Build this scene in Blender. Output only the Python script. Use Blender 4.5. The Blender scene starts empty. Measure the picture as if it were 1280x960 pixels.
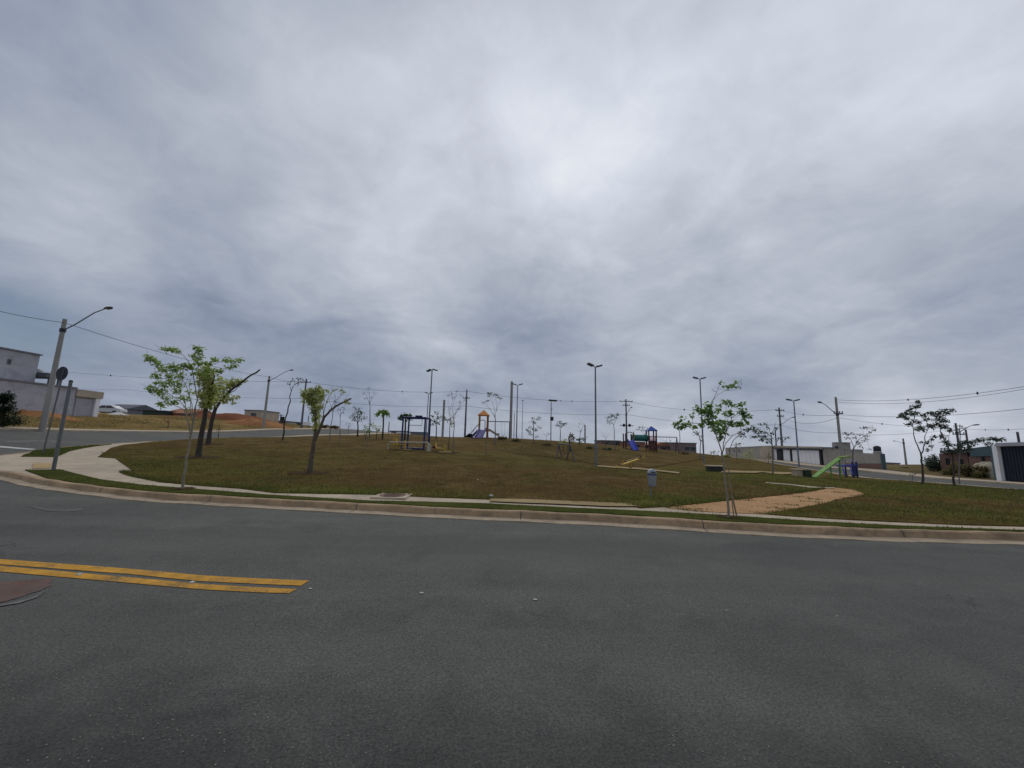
import bpy, bmesh, math, random
import numpy as np
from mathutils import Vector, Matrix, noise as mnoise

random.seed(11)
rng = np.random.default_rng(11)
scene = bpy.context.scene
COL = scene.collection
R = math.radians

# ------------------------------------------------------------------ camera
EYE = Vector((0.0, 0.0, 1.6))
PITCH, ROLL, FPX = 8.53, 1.46, 480.0
CAM_ROT = Matrix.Rotation(R(90 + PITCH), 3, 'X') @ Matrix.Rotation(R(ROLL), 3, 'Z')
cam = bpy.data.objects.new('camera', bpy.data.cameras.new('camera'))
cam.data.sensor_width = 36.0
cam.data.lens = 36.0 * FPX / 1280.0
cam.data.clip_start = 0.05
cam.data.clip_end = 6000
cam.matrix_world = Matrix.Translation(EYE) @ CAM_ROT.to_4x4()
COL.objects.link(cam)
scene.camera = cam

def ray(u, v):
    return CAM_ROT @ Vector((u - 640.0, -(v - 480.0), -FPX))
def at(u, v, d):                       # the point of a sight line that lies d metres north
    r = ray(u, v); return EYE + r * (d / r.y)
def at_x(u, v, x):                     # the point of a sight line on the plane X = x
    r = ray(u, v); return EYE + r * (x / r.x)

# ------------------------------------------------------------------ terrain (height of the road level)
KERB = 0.13
ctrl = []
for x in (-14, -8, -3, 3, 8, 14, 21):
    for y in (-9, -3, 2, 6.5): ctrl.append((x, y, 0.0))
for x, y, z in ((-20, -8, .15), (-20, 4, .2), (-30, 6, .5), (-30, -6, .4), (30, -6, -.15), (30, 6, -.2), (45, 4, -.5),
                (-50, 5, 1.3), (-50, -12, 1.1), (0, -20, 0), (45, -15, -.4), (-6, 10, .05), (6, 10, .0), (14, 10, -.03),
                (60, 40, -1.2), (60, 70, -1.8), (70, 110, -2.6), (0, 115, .8), (5, 62, 1.85), (-60, 100, 3.0), (-75, 70, 4.0), (-75, 35, 3.8),
                (-10, 82, 1.9), (20, 88, 1.0), (-35, 90, 3.2)):
    ctrl.append((x, y, z))
def cp(u, v, d, off=0.0):
    p = at(u, v, d); ctrl.append((p.x, p.y, p.z - off))
LEFT_KERB = [(0, 571, 16), (25, 566.5, 17.5), (60, 561, 19), (109, 556.5, 21.5), (144, 554, 23.5), (200, 551, 26.5), (300, 547.5, 33), (350, 545.5, 40), (430, 543, 56)]
for a in LEFT_KERB: cp(*a, KERB)
for a in ((0, 538, 24), (100, 540, 28.5), (200, 541, 35), (300, 540, 45), (340, 538, 51)): cp(*a)
for a in ((0, 513, 36), (100, 518, 42), (200, 520, 52), (290, 524, 62), (250, 531, 48), (150, 529, 38)): cp(*a, .38)
RIGHT_KERB = [(1280, 612, 20), (1150, 601.5, 25.5), (1050, 592, 34), (980, 581, 45), (930, 573, 58), (890, 568.5, 72)]
for a in RIGHT_KERB: cp(*a, KERB)
for a in ((1252, 600, 30), (1180, 595, 34), (1103, 586.5, 39.5), (1028, 581, 47), (971, 574.5, 55)): cp(*a, .2)
for a in ((1130, 581, 70), (1200, 589, 45)): cp(*a)
for a in ((600, 548, 45), (500, 547.5, 45), (700, 552.5, 45), (440, 546, 45), (750, 559.5, 48), (830, 564.5, 52), (870, 567, 55),
          (505, 561, 28.5), (387, 592, 14), (248, 572, 18), (260, 556, 24), (640, 592, 16), (640, 572, 26), (640, 561, 34),
          (745, 582, 28), (900, 590, 24), (1015, 598, 24), (1153, 606, 20), (966, 592, 24), (1060, 597, 29.5), (480, 597, 13.5), (800, 596, 17), (1100, 622, 14)):
    cp(*a, KERB + .02)
CP = np.array(ctrl); SC = 40.0
def _phi(r2): return np.where(r2 > 1e-12, r2 * np.log(np.maximum(r2, 1e-12)) * .5, 0.0)
_n = len(CP); _A = np.zeros((_n + 3, _n + 3)); _q = CP[:, :2] / SC
_d2 = ((_q[:, None] - _q[None]) ** 2).sum(-1)
_A[:_n, :_n] = _phi(_d2) + np.eye(_n) * 2e-4
_A[:_n, _n] = 1; _A[:_n, _n + 1:] = _q; _A[_n, :_n] = 1; _A[_n + 1:, :_n] = _q.T
_w = np.linalg.solve(_A, np.concatenate([CP[:, 2], np.zeros(3)]))
def TN(xy):
    xy = np.asarray(xy, float)
    c = np.array([0.0, 30.0]); rel = xy - c; r = np.sqrt((rel ** 2).sum(-1))
    k = np.where(r > 85, 85 / np.maximum(r, 1e-6), 1.0)
    q = (c + rel * k[:, None]) / SC
    out = np.empty(len(q))
    for s in range(0, len(q), 20000):
        b = q[s:s + 20000]
        d2 = ((b[:, None] - _q[None]) ** 2).sum(-1)
        out[s:s + 20000] = _phi(d2) @ _w[:_n] + _w[_n] + b @ _w[_n + 1:]
    return out - .04 * np.maximum(r - 85, 0)
def T(x, y): return float(TN([[x, y]])[0])
def G(u, d, off=KERB):                 # ground point seen in column u at depth d
    lo, hi = 380.0, 1400.0
    for _ in range(40):
        m = (lo + hi) / 2; p = at(u, m, d)
        if p.z > T(p.x, p.y) + off: lo = m
        else: hi = m
    p = at(u, (lo + hi) / 2, d); return Vector((p.x, p.y, T(p.x, p.y) + off))
def P(u, v, off=KERB, dmax=140):       # where a sight line meets the ground
    ds = np.concatenate([np.arange(1.5, 30, .25), np.arange(30, dmax, .5)])
    pts = [at(u, v, float(d)) for d in ds]
    h = TN([[p.x, p.y] for p in pts]) + off
    prev = None
    for d, p, hh in zip(ds, pts, h):
        if p.z <= hh:
            lo, hi = (prev if prev else 1.0), float(d)
            for _ in range(25):
                m = (lo + hi) / 2; q = at(u, v, m)
                if q.z > T(q.x, q.y) + off: lo = m
                else: hi = m
            return at(u, v, hi)
        prev = float(d)
    return at(u, v, dmax)

# ------------------------------------------------------------------ materials
def lin(c):
    return tuple(((x / 255) / 12.92 if x / 255 <= .04045 else ((x / 255 + .055) / 1.055) ** 2.4) for x in c)
class NT:
    def __init__(s, nt): s.nt = nt
    def n(s, t, **kw):
        o = s.nt.nodes.new(t)
        for k, v in kw.items(): setattr(o, k, v)
        return o
    def l(s, a, b): s.nt.links.new(a, b)
    def val(s, sock, v):
        if hasattr(v, 'links') or hasattr(v, 'is_linked'): s.l(v, sock)
        else: sock.default_value = v
    def math(s, op, a, b=0.0, c=None, clamp=False):
        o = s.n('ShaderNodeMath', operation=op); o.use_clamp = clamp
        s.val(o.inputs[0], a); s.val(o.inputs[1], b)
        if c is not None: s.val(o.inputs[2], c)
        return o.outputs[0]
    def noise(s, vec, scale, detail=4, rough=.55, dist=0.0):
        o = s.n('ShaderNodeTexNoise'); s.l(vec, o.inputs['Vector'])
        o.inputs['Scale'].default_value = scale; o.inputs['Detail'].default_value = detail
        o.inputs['Roughness'].default_value = rough; o.inputs['Distortion'].default_value = dist
        return o.outputs['Fac']
    def ramp(s, fac, stops):
        o = s.n('ShaderNodeValToRGB'); s.l(fac, o.inputs[0])
        e = o.color_ramp.elements
        while len(e) < len(stops): e.new(.5)
        for i, (p, c) in enumerate(stops):
            e[i].position = p; e[i].color = (*c[:3], 1) if not isinstance(c, (int, float)) else (c, c, c, 1)
        return o.outputs[0]
    def mix(s, fac, a, b, bt='MIX'):
        o = s.n('ShaderNodeMix', data_type='RGBA', blend_type=bt)
        s.val(o.inputs[0], fac)
        for i, x in ((6, a), (7, b)):
            if isinstance(x, tuple): o.inputs[i].default_value = (*x[:3], 1)
            else: s.l(x, o.inputs[i])
        return o.outputs[2]
def new_mat(name):
    m = bpy.data.materials.new(name); m.use_nodes = True
    t = NT(m.node_tree); b = m.node_tree.nodes['Principled BSDF']
    return m, t, b
def pmat(name, col, rough=.7, var=.18, scale=3.0, metal=0.0, bump=0.0, bscale=30, dirt=None, spec=.3):
    """painted / mineral / metal surface with uneven tone and a little relief"""
    m, t, b = new_mat(name)
    g = t.n('ShaderNodeNewGeometry').outputs['Position']
    n1 = t.noise(g, scale, 6, .6); n2 = t.noise(g, scale * 9, 3, .6)
    f = t.math('ADD', t.math('MULTIPLY', n1, .65), t.math('MULTIPLY', n2, .35))
    c0 = tuple(x * (1 - var * 1.6) for x in col); c1 = tuple(min(1, x * (1 + var * 1.4)) for x in col)
    c = t.ramp(f, [(.28, c0), (.72, c1)])
    if dirt:
        n3 = t.noise(g, scale * 1.7, 8, .7, .6)
        c = t.mix(t.ramp(n3, [(.5, 0.0), (.72, .75)]), c, dirt)
    t.l(c, b.inputs['Base Color'])
    b.inputs['Roughness'].default_value = rough; b.inputs['Metallic'].default_value = metal
    b.inputs['Specular IOR Level'].default_value = spec
    if bump:
        bm = t.n('ShaderNodeBump'); bm.inputs['Strength'].default_value = bump; bm.inputs['Distance'].default_value = .02
        t.l(t.noise(g, bscale, 5, .65), bm.inputs['Height']); t.l(bm.outputs[0], b.inputs['Normal'])
    return m
def leaf_mat(name, col, var=.35):
    m, t, b = new_mat(name)
    g = t.n('ShaderNodeNewGeometry').outputs['Position']
    n1 = t.noise(g, 2.2, 3); n2 = t.noise(g, 19, 2)
    f = t.math('ADD', t.math('MULTIPLY', n1, .5), t.math('MULTIPLY', n2, .5))
    c = t.ramp(f, [(.32, tuple(x * (1 - var) for x in col)), (.55, col), (.7, (min(1, col[0] * (1 + var * 1.3)), col[1] * (1 + var), col[2] * (1 + var * .5)))])
    t.l(c, b.inputs['Base Color']); b.inputs['Roughness'].default_value = .55
    tr = t.n('ShaderNodeBsdfTranslucent'); t.l(c, tr.inputs[0])
    ms = t.n('ShaderNodeMixShader'); ms.inputs[0].default_value = .45
    out = m.node_tree.nodes['Material Output']
    t.l(b.outputs[0], ms.inputs[1]); t.l(tr.outputs[0], ms.inputs[2]); t.l(ms.outputs[0], out.inputs[0])
    return m
def brick_mat(name, c1, c2, mortar):
    m, t, b = new_mat(name)
    g = t.n('ShaderNodeNewGeometry').outputs['Position']
    sx = t.n('ShaderNodeSeparateXYZ'); t.l(g, sx.inputs[0])
    cx = t.n('ShaderNodeCombineXYZ'); t.l(t.math('ADD', sx.outputs[0], sx.outputs[1]), cx.inputs[0]); t.l(sx.outputs[2], cx.inputs[1])
    br = t.n('ShaderNodeTexBrick'); t.l(cx.outputs[0], br.inputs['Vector'])
    br.inputs['Color1'].default_value = (*c1, 1); br.inputs['Color2'].default_value = (*c2, 1); br.inputs['Mortar'].default_value = (*mortar, 1)
    br.inputs['Scale'].default_value = 1.0; br.inputs['Brick Width'].default_value = .3; br.inputs['Row Height'].default_value = .2; br.inputs['Mortar Size'].default_value = .012
    c = t.mix(t.ramp(t.noise(g, 1.6, 5), [(.4, 0.0), (.75, .6)]), br.outputs[0], tuple(x * .6 for x in c1))
    t.l(c, b.inputs['Base Color']); b.inputs['Roughness'].default_value = .9
    return m

def ground_mat(name, stops, attr_col=None, scale=.5, fine=60, bump=.5, rough=.95, soil=None, soil_amt=(.58, .75)):
    """grass or soil: patches of tone, plus an optional greener colour where the grass is watered (attribute 'green')"""
    m, t, b = new_mat(name)
    g = t.n('ShaderNodeNewGeometry').outputs['Position']
    n1 = t.noise(g, scale, 5, .6, .3); n2 = t.noise(g, scale * 7, 4, .65); n3 = t.noise(g, fine, 3, .7)
    f = t.math('ADD', t.math('ADD', t.math('MULTIPLY', n1, .45), t.math('MULTIPLY', n2, .3)), t.math('MULTIPLY', n3, .25))
    c = t.ramp(f, stops)
    if attr_col:
        a = t.n('ShaderNodeAttribute', attribute_name='green').outputs['Fac']
        k = t.math('ADD', a, t.math('MULTIPLY', t.math('SUBTRACT', n2, .5), 1.3))
        k = t.math('ADD', k, t.math('MULTIPLY', t.math('SUBTRACT', n1, .5), .8), clamp=True)
        gcol = t.ramp(f, [(.3, tuple(x * .6 for x in attr_col)), (.7, tuple(x * 1.35 for x in attr_col))])
        c = t.mix(k, c, gcol)
    if attr_col:
        c = t.mix(t.ramp(t.noise(g, .8, 6, .62, .6), [(.5, 0.0), (.72, .5)]), c, (.20, .15, .062))     # straw-coloured dry patches
    if soil:
        c = t.mix(t.ramp(t.noise(g, scale * 2.3, 8, .65, .5), [(soil_amt[0], 0.0), (soil_amt[1], .85)]), c, soil)
    t.l(c, b.inputs['Base Color']); b.inputs['Roughness'].default_value = rough; b.inputs['Specular IOR Level'].default_value = .02
    bm = t.n('ShaderNodeBump'); bm.inputs['Strength'].default_value = bump; bm.inputs['Distance'].default_value = .05
    h = t.math('ADD', t.math('MULTIPLY', n3, .6), n2); t.l(h, bm.inputs['Height']); t.l(bm.outputs[0], b.inputs['Normal'])
    return m

def asphalt_mat():
    m, t, b = new_mat('asphalt')
    g = t.n('ShaderNodeNewGeometry').outputs['Position']
    mp = t.n('ShaderNodeMapping'); t.l(g, mp.inputs[0]); mp.inputs['Scale'].default_value = (.16, 1.1, 1)   # wear drawn out along the street
    n1 = t.noise(mp.outputs[0], .8, 5, .6, .5); n2 = t.noise(g, 1.1, 7, .68, .4); n3 = t.noise(g, 110, 3, .7); n5 = t.noise(g, 7, 4, .6)
    f = t.math('ADD', t.math('ADD', t.math('MULTIPLY', n1, .24), t.math('MULTIPLY', n2, .24)), t.math('ADD', t.math('MULTIPLY', t.math('ADD', n3, t.noise(g, 42, 2, .6)), .22), t.math('MULTIPLY', n5, .08)))
    c = t.ramp(f, [(.34, (.060, .061, .057)), (.5, (.097, .099, .093)), (.66, (.140, .141, .132))])
    vo = t.n('ShaderNodeTexVoronoi'); t.l(g, vo.inputs['Vector']); vo.inputs['Scale'].default_value = 95
    sep = t.n('ShaderNodeSeparateColor'); t.l(vo.outputs['Color'], sep.inputs[0])
    near = t.math('LESS_THAN', vo.outputs['Distance'], .34)
    pick = t.math('GREATER_THAN', sep.outputs[0], .9)
    loose = t.ramp(t.noise(g, .8, 5, .6, .3), [(.42, .25), (.62, 1.0)])
    c = t.mix(t.math('MULTIPLY', t.math('MULTIPLY', near, pick), t.math('MULTIPLY', loose, .75)), c, (.26, .25, .21))      # pale stones in the surface
    pick2 = t.math('LESS_THAN', sep.outputs[1], .2)
    c = t.mix(t.math('MULTIPLY', pick2, .28), c, (.028, .03, .032))                                 # tar between them
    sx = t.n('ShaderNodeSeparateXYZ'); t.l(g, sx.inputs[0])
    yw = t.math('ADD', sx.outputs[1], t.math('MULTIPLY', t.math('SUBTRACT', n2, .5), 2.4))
    def band(y0, w, k):                     # oily wheel paths along the lane; the nearest band is painted-in lens vignette
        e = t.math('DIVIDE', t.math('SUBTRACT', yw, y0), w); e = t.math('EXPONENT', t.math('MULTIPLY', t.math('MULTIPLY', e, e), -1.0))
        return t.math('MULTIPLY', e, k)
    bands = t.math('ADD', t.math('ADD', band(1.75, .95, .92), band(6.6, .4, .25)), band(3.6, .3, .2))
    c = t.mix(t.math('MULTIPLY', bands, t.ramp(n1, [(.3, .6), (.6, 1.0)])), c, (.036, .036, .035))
    st = t.ramp(t.noise(g, .55, 7, .7, .8), [(.54, 0.0), (.76, .42)])
    c = t.mix(st, c, (.050, .051, .049))
    dust = t.ramp(t.noise(mp.outputs[0], .5, 4, .6), [(.48, 0.0), (.72, .3)])
    c = t.mix(dust, c, (.16, .152, .138))
    vc = t.n('ShaderNodeTexVoronoi', feature='DISTANCE_TO_EDGE'); vc.inputs['Scale'].default_value = .42
    wv = t.n('ShaderNodeVectorMath', operation='ADD'); t.l(g, wv.inputs[0])
    nz = t.n('ShaderNodeTexNoise'); t.l(g, nz.inputs['Vector']); nz.inputs['Scale'].default_value = 1.6; nz.inputs['Detail'].default_value = 6
    t.l(nz.outputs['Color'], wv.inputs[1]); t.l(wv.outputs[0], vc.inputs['Vector'])
    crack = t.math('MULTIPLY', t.math('LESS_THAN', vc.outputs['Distance'], .0045), t.ramp(t.noise(g, .35, 3, .5), [(.52, 0.0), (.64, .38)]))
    c = t.mix(crack, c, (.022, .022, .022))
    grain = t.ramp(t.noise(g, 58, 5, .72), [(.36, (.66, .66, .66)), (.64, (1.36, 1.36, 1.33))])
    c = t.mix(1.0, c, grain, 'MULTIPLY')
    t.l(c, b.inputs['Base Color']); b.inputs['Roughness'].default_value = .9; b.inputs['Specular IOR Level'].default_value = .15
    bm = t.n('ShaderNodeBump'); bm.inputs['Strength'].default_value = .7; bm.inputs['Distance'].default_value = .005
    t.l(t.math('ADD', n3, t.math('MULTIPLY', vo.outputs['Distance'], .6)), bm.inputs['Height']); t.l(bm.outputs[0], b.inputs['Normal'])
    return m

M = {}
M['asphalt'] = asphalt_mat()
M['concrete'] = pmat('concrete', (.43, .355, .265), .9, .17, 1.3, bump=.3, bscale=60, dirt=(.25, .20, .15))
M['kerb'] = pmat('kerb_concrete', (.36, .25, .15), .92, .28, 1.3, bump=.4, bscale=50, dirt=(.13, .10, .07))
M['gutter'] = pmat('gutter_concrete', (.36, .285, .20), .92, .18, 2.0, bump=.3, bscale=50, dirt=(.16, .12, .09))
M['lawn'] = ground_mat('dry_lawn', [(.3, (.050, .030, .010)), (.5, (.102, .066, .023)), (.7, (.172, .118, .044))], (.082, .088, .016), .35, 45, .8, soil=(.13, .072, .038), soil_amt=(.6, .85))
M['verge'] = ground_mat('kerbside_grass', [(.3, (.036, .045, .010)), (.5, (.066, .080, .016)), (.7, (.108, .108, .032))], None, .9, 50, .9, soil=(.12, .075, .04), soil_amt=(.66, .8))
M['dry_verge'] = ground_mat('dry_verge', [(.3, (.11, .075, .03)), (.5, (.23, .165, .065)), (.7, (.33, .25, .11))], None, .3, 14, .8, soil=(.34, .14, .06), soil_amt=(.53, .68))
M['field'] = ground_mat('field', [(.3, (.06, .045, .02)), (.5, (.13, .10, .045)), (.7, (.2, .16, .08))], None, .12, 9, .6, soil=(.25, .12, .06), soil_amt=(.58, .78))
M['dirt_path'] = ground_mat('dirt_path', [(.3, (.30, .172, .085)), (.5, (.42, .255, .135)), (.7, (.51, .34, .20))], None, .8, 40, .6)
M['tan_path'] = ground_mat('tan_path', [(.3, (.24, .17, .09)), (.5, (.33, .25, .14)), (.7, (.42, .33, .2))], None, .8, 30, .5)
M['red_earth'] = ground_mat('red_earth', [(.3, (.11, .045, .026)), (.5, (.20, .082, .046)), (.7, (.29, .14, .08))], None, .4, 8, .9)
M['orange_earth'] = ground_mat('orange_earth', [(.3, (.20, .09, .04)), (.5, (.32, .155, .07)), (.7, (.42, .23, .11))], None, .5, 8, .9)
M['sand'] = ground_mat('sand', [(.3, (.3, .26, .2)), (.7, (.5, .44, .35))], None, .6, 20, .5)
def worn(name, col, base, lo, hi, k):
    m, t, b = new_mat(name); g = t.n('ShaderNodeNewGeometry').outputs['Position']
    n1 = t.noise(g, 1.5, 6, .65, .4); n2 = t.noise(g, 34, 4, .7)
    c = t.ramp(t.noise(g, 5, 5, .6), [(.3, tuple(x * .72 for x in col)), (.7, tuple(x * 1.2 for x in col))])
    w = t.ramp(t.math('ADD', t.math('MULTIPLY', n1, .5), t.math('MULTIPLY', n2, .5)), [(lo, 0.0), (hi, k)])
    c = t.mix(w, c, base); t.l(c, b.inputs['Base Color']); b.inputs['Roughness'].default_value = .85; b.inputs['Specular IOR Level'].default_value = .2
    return m
M['yellow_paint'] = worn('yellow_paint', (.50, .255, .03), (.10, .085, .06), .50, .62, .8)
M['white_paint'] = pmat('white_paint', (.5, .5, .48), .8, .2, 3, dirt=(.12, .12, .12))
M['worn_paint'] = worn('worn_paint', (.17, .168, .16), (.09, .09, .088), .38, .54, 1.0)
M['grey_pole'] = pmat('pole_concrete', (.30, .29, .27), .9, .15, .9, bump=.2)
M['dark_pole'] = pmat('weathered_pole', (.12, .12, .13), .85, .2, 1.2)
M['galv'] = pmat('galvanised_steel', (.17, .195, .235), .5, .12, 2, metal=.5)
M['post_grey'] = pmat('post_grey', (.15, .155, .16), .6, .15, 3, metal=.2)
M['dark_metal'] = pmat('dark_metal', (.045, .05, .06), .7, .2, 3, metal=.4)
M['lamp_head'] = pmat('lamp_housing', (.10, .11, .13), .45, .15, 3, metal=.3)
M['glass'] = pmat('dark_glass', (.02, .025, .03), .1, .1, 2, spec=.6)
M['wire'] = pmat('wire', (.045, .05, .06), .6, .1, 1)
M['bark'] = pmat('bark', (.12, .095, .07), .95, .35, 7, bump=.8, bscale=40)
M['pale_bark'] = pmat('pale_bark', (.26, .225, .17), .9, .28, 8, bump=.6, bscale=50)
M['dark_bark'] = pmat('dark_bark', (.065, .055, .045), .95, .3, 7, bump=.8, bscale=40)
M['grey_twig'] = pmat('grey_twig', (.15, .14, .14), .9, .25, 8)
M['wood'] = pmat('raw_wood', (.3, .22, .14), .85, .2, 6, bump=.3)
M['leaf_light'] = leaf_mat('leaf_light', (.31, .42, .11))
M['leaf_yellow'] = leaf_mat('leaf_yellow', (.46, .50, .16))
M['leaf_mid'] = leaf_mat('leaf_mid', (.20, .34, .075))
M['leaf_dark'] = leaf_mat('leaf_dark', (.055, .10, .042))
M['leaf_grey'] = leaf_mat('leaf_grey', (.085, .115, .085))
M['leaf_olive'] = leaf_mat('leaf_olive', (.17, .145, .055))
M['leaf_bush'] = leaf_mat('leaf_bush', (.018, .035, .014))
M['grass_green'] = leaf_mat('grass_green', (.080, .098, .016))
M['grass_dry'] = leaf_mat('grass_dry', (.130, .085, .026))
M['grass_straw'] = leaf_mat('grass_straw', (.33, .25, .10))
M['blue'] = pmat('navy_paint', (.018, .030, .115), .45, .15, 4)
M['bright_blue'] = pmat('blue_plastic', (.05, .075, .45), .4, .12, 4)
M['roof_blue'] = pmat('blue_roof', (.035, .09, .36), .45, .12, 4)
M['purple'] = pmat('purple_plastic', (.20, .17, .36), .4, .12, 4)
M['orange'] = pmat('orange_plastic', (.62, .22, .04), .45, .12, 4)
M['orange_wood'] = pmat('orange_post', (.30, .12, .045), .6, .2, 5)
M['ochre'] = pmat('ochre_post', (.30, .2, .05), .6, .2, 5)
M['maroon'] = pmat('maroon_post', (.07, .025, .032), .55, .2, 5)
M['red'] = pmat('red_plastic', (.30, .055, .045), .45, .15, 5)
M['teal'] = pmat('teal_tube', (.025, .14, .13), .45, .12, 4)
M['tan_slide'] = pmat('tan_plastic', (.36, .26, .21), .5, .1, 4)
M['yellow_metal'] = pmat('yellow_steel', (.55, .34, .04), .5, .15, 4)
M['dull_yellow'] = pmat('dull_yellow_steel', (.30, .22, .05), .6, .2, 4)
M['cream'] = pmat('cream_rail', (.45, .42, .33), .6, .15, 4)
M['green_board'] = pmat('green_board', (.11, .27, .03), .55, .2, 4)
M['lime'] = pmat('lime_board', (.22, .30, .08), .6, .2, 4)
M['bin_grey'] = pmat('bin_steel', (.27, .29, .33), .55, .14, 7, metal=.1)
M['bin_blue'] = pmat('bin_blue', (.03, .06, .22), .5, .12, 5)
M['plaster'] = pmat('grey_plaster', (.40, .40, .44), .9, .1, .5, bump=.15, dirt=(.2, .2, .22))
M['plaster_dark'] = pmat('dark_plaster', (.19, .19, .22), .9, .12, .5, dirt=(.12, .12, .14))
M['plaster_tan'] = pmat('tan_plaster', (.42, .36, .29), .9, .12, .6, dirt=(.22, .19, .16))
M['block'] = pmat('raw_block', (.34, .325, .29), .92, .14, .8, bump=.2, dirt=(.22, .20, .18))
M['white_wall'] = pmat('white_wall', (.78, .79, .81), .7, .06, .5)
M['white_gate'] = pmat('white_gate', (.74, .77, .82), .5, .08, 2)
M['grey_roof'] = pmat('grey_roof', (.11, .115, .135), .7, .15, 1)
M['black_metal'] = pmat('black_metal', (.018, .02, .026), .5, .2, 2)
M['navy_gate'] = pmat('navy_gate', (.02, .026, .045), .5, .15, 2)
M['teal_wall'] = pmat('teal_wall', (.075, .12, .135), .85, .12, .8)
M['mauve_wall'] = pmat('mauve_wall', (.20, .15, .15), .9, .14, .8, dirt=(.12, .09, .09))
M['brick'] = brick_mat('brick', (.25, .09, .05), (.31, .12, .07), (.24, .2, .17))
M['dull_brick'] = brick_mat('dull_brick', (.17, .09, .075), (.2, .105, .085), (.19, .17, .16))
M['tile'] = pmat('clay_tile', (.30, .13, .07), .8, .2, 2)
M['container'] = pmat('container_green', (.022, .036, .026), .6, .2, 2)
M['car_white'] = pmat('car_white', (.6, .61, .62), .3, .04, 1, spec=.5)
M['rubber'] = pmat('rubber', (.02, .02, .02), .8, .1, 4)
M['rust'] = pmat('rusted_iron', (.13, .07, .05), .75, .25, 12, metal=.3)
M['stone'] = pmat('white_stone', (.5, .5, .47), .8, .2, 20)
M['rubble'] = pmat('pale_rubble', (.6, .58, .55), .9, .2, 5)
M['stain'] = worn('red_stain', (.125, .068, .052), (.085, .083, .08), .44, .6, .9)
M['pit_soil'] = ground_mat('pit_soil', [(.3, (.04, .026, .015)), (.7, (.10, .066, .04))], None, 1.2, 25, .9)
M['grit'] = pmat('grit', (.30, .27, .22), .95, .4, 40)
M['tactile'] = pmat('tactile_yellow', (.38, .26, .11), .85, .14, 4, dirt=(.3, .22, .14))

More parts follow.
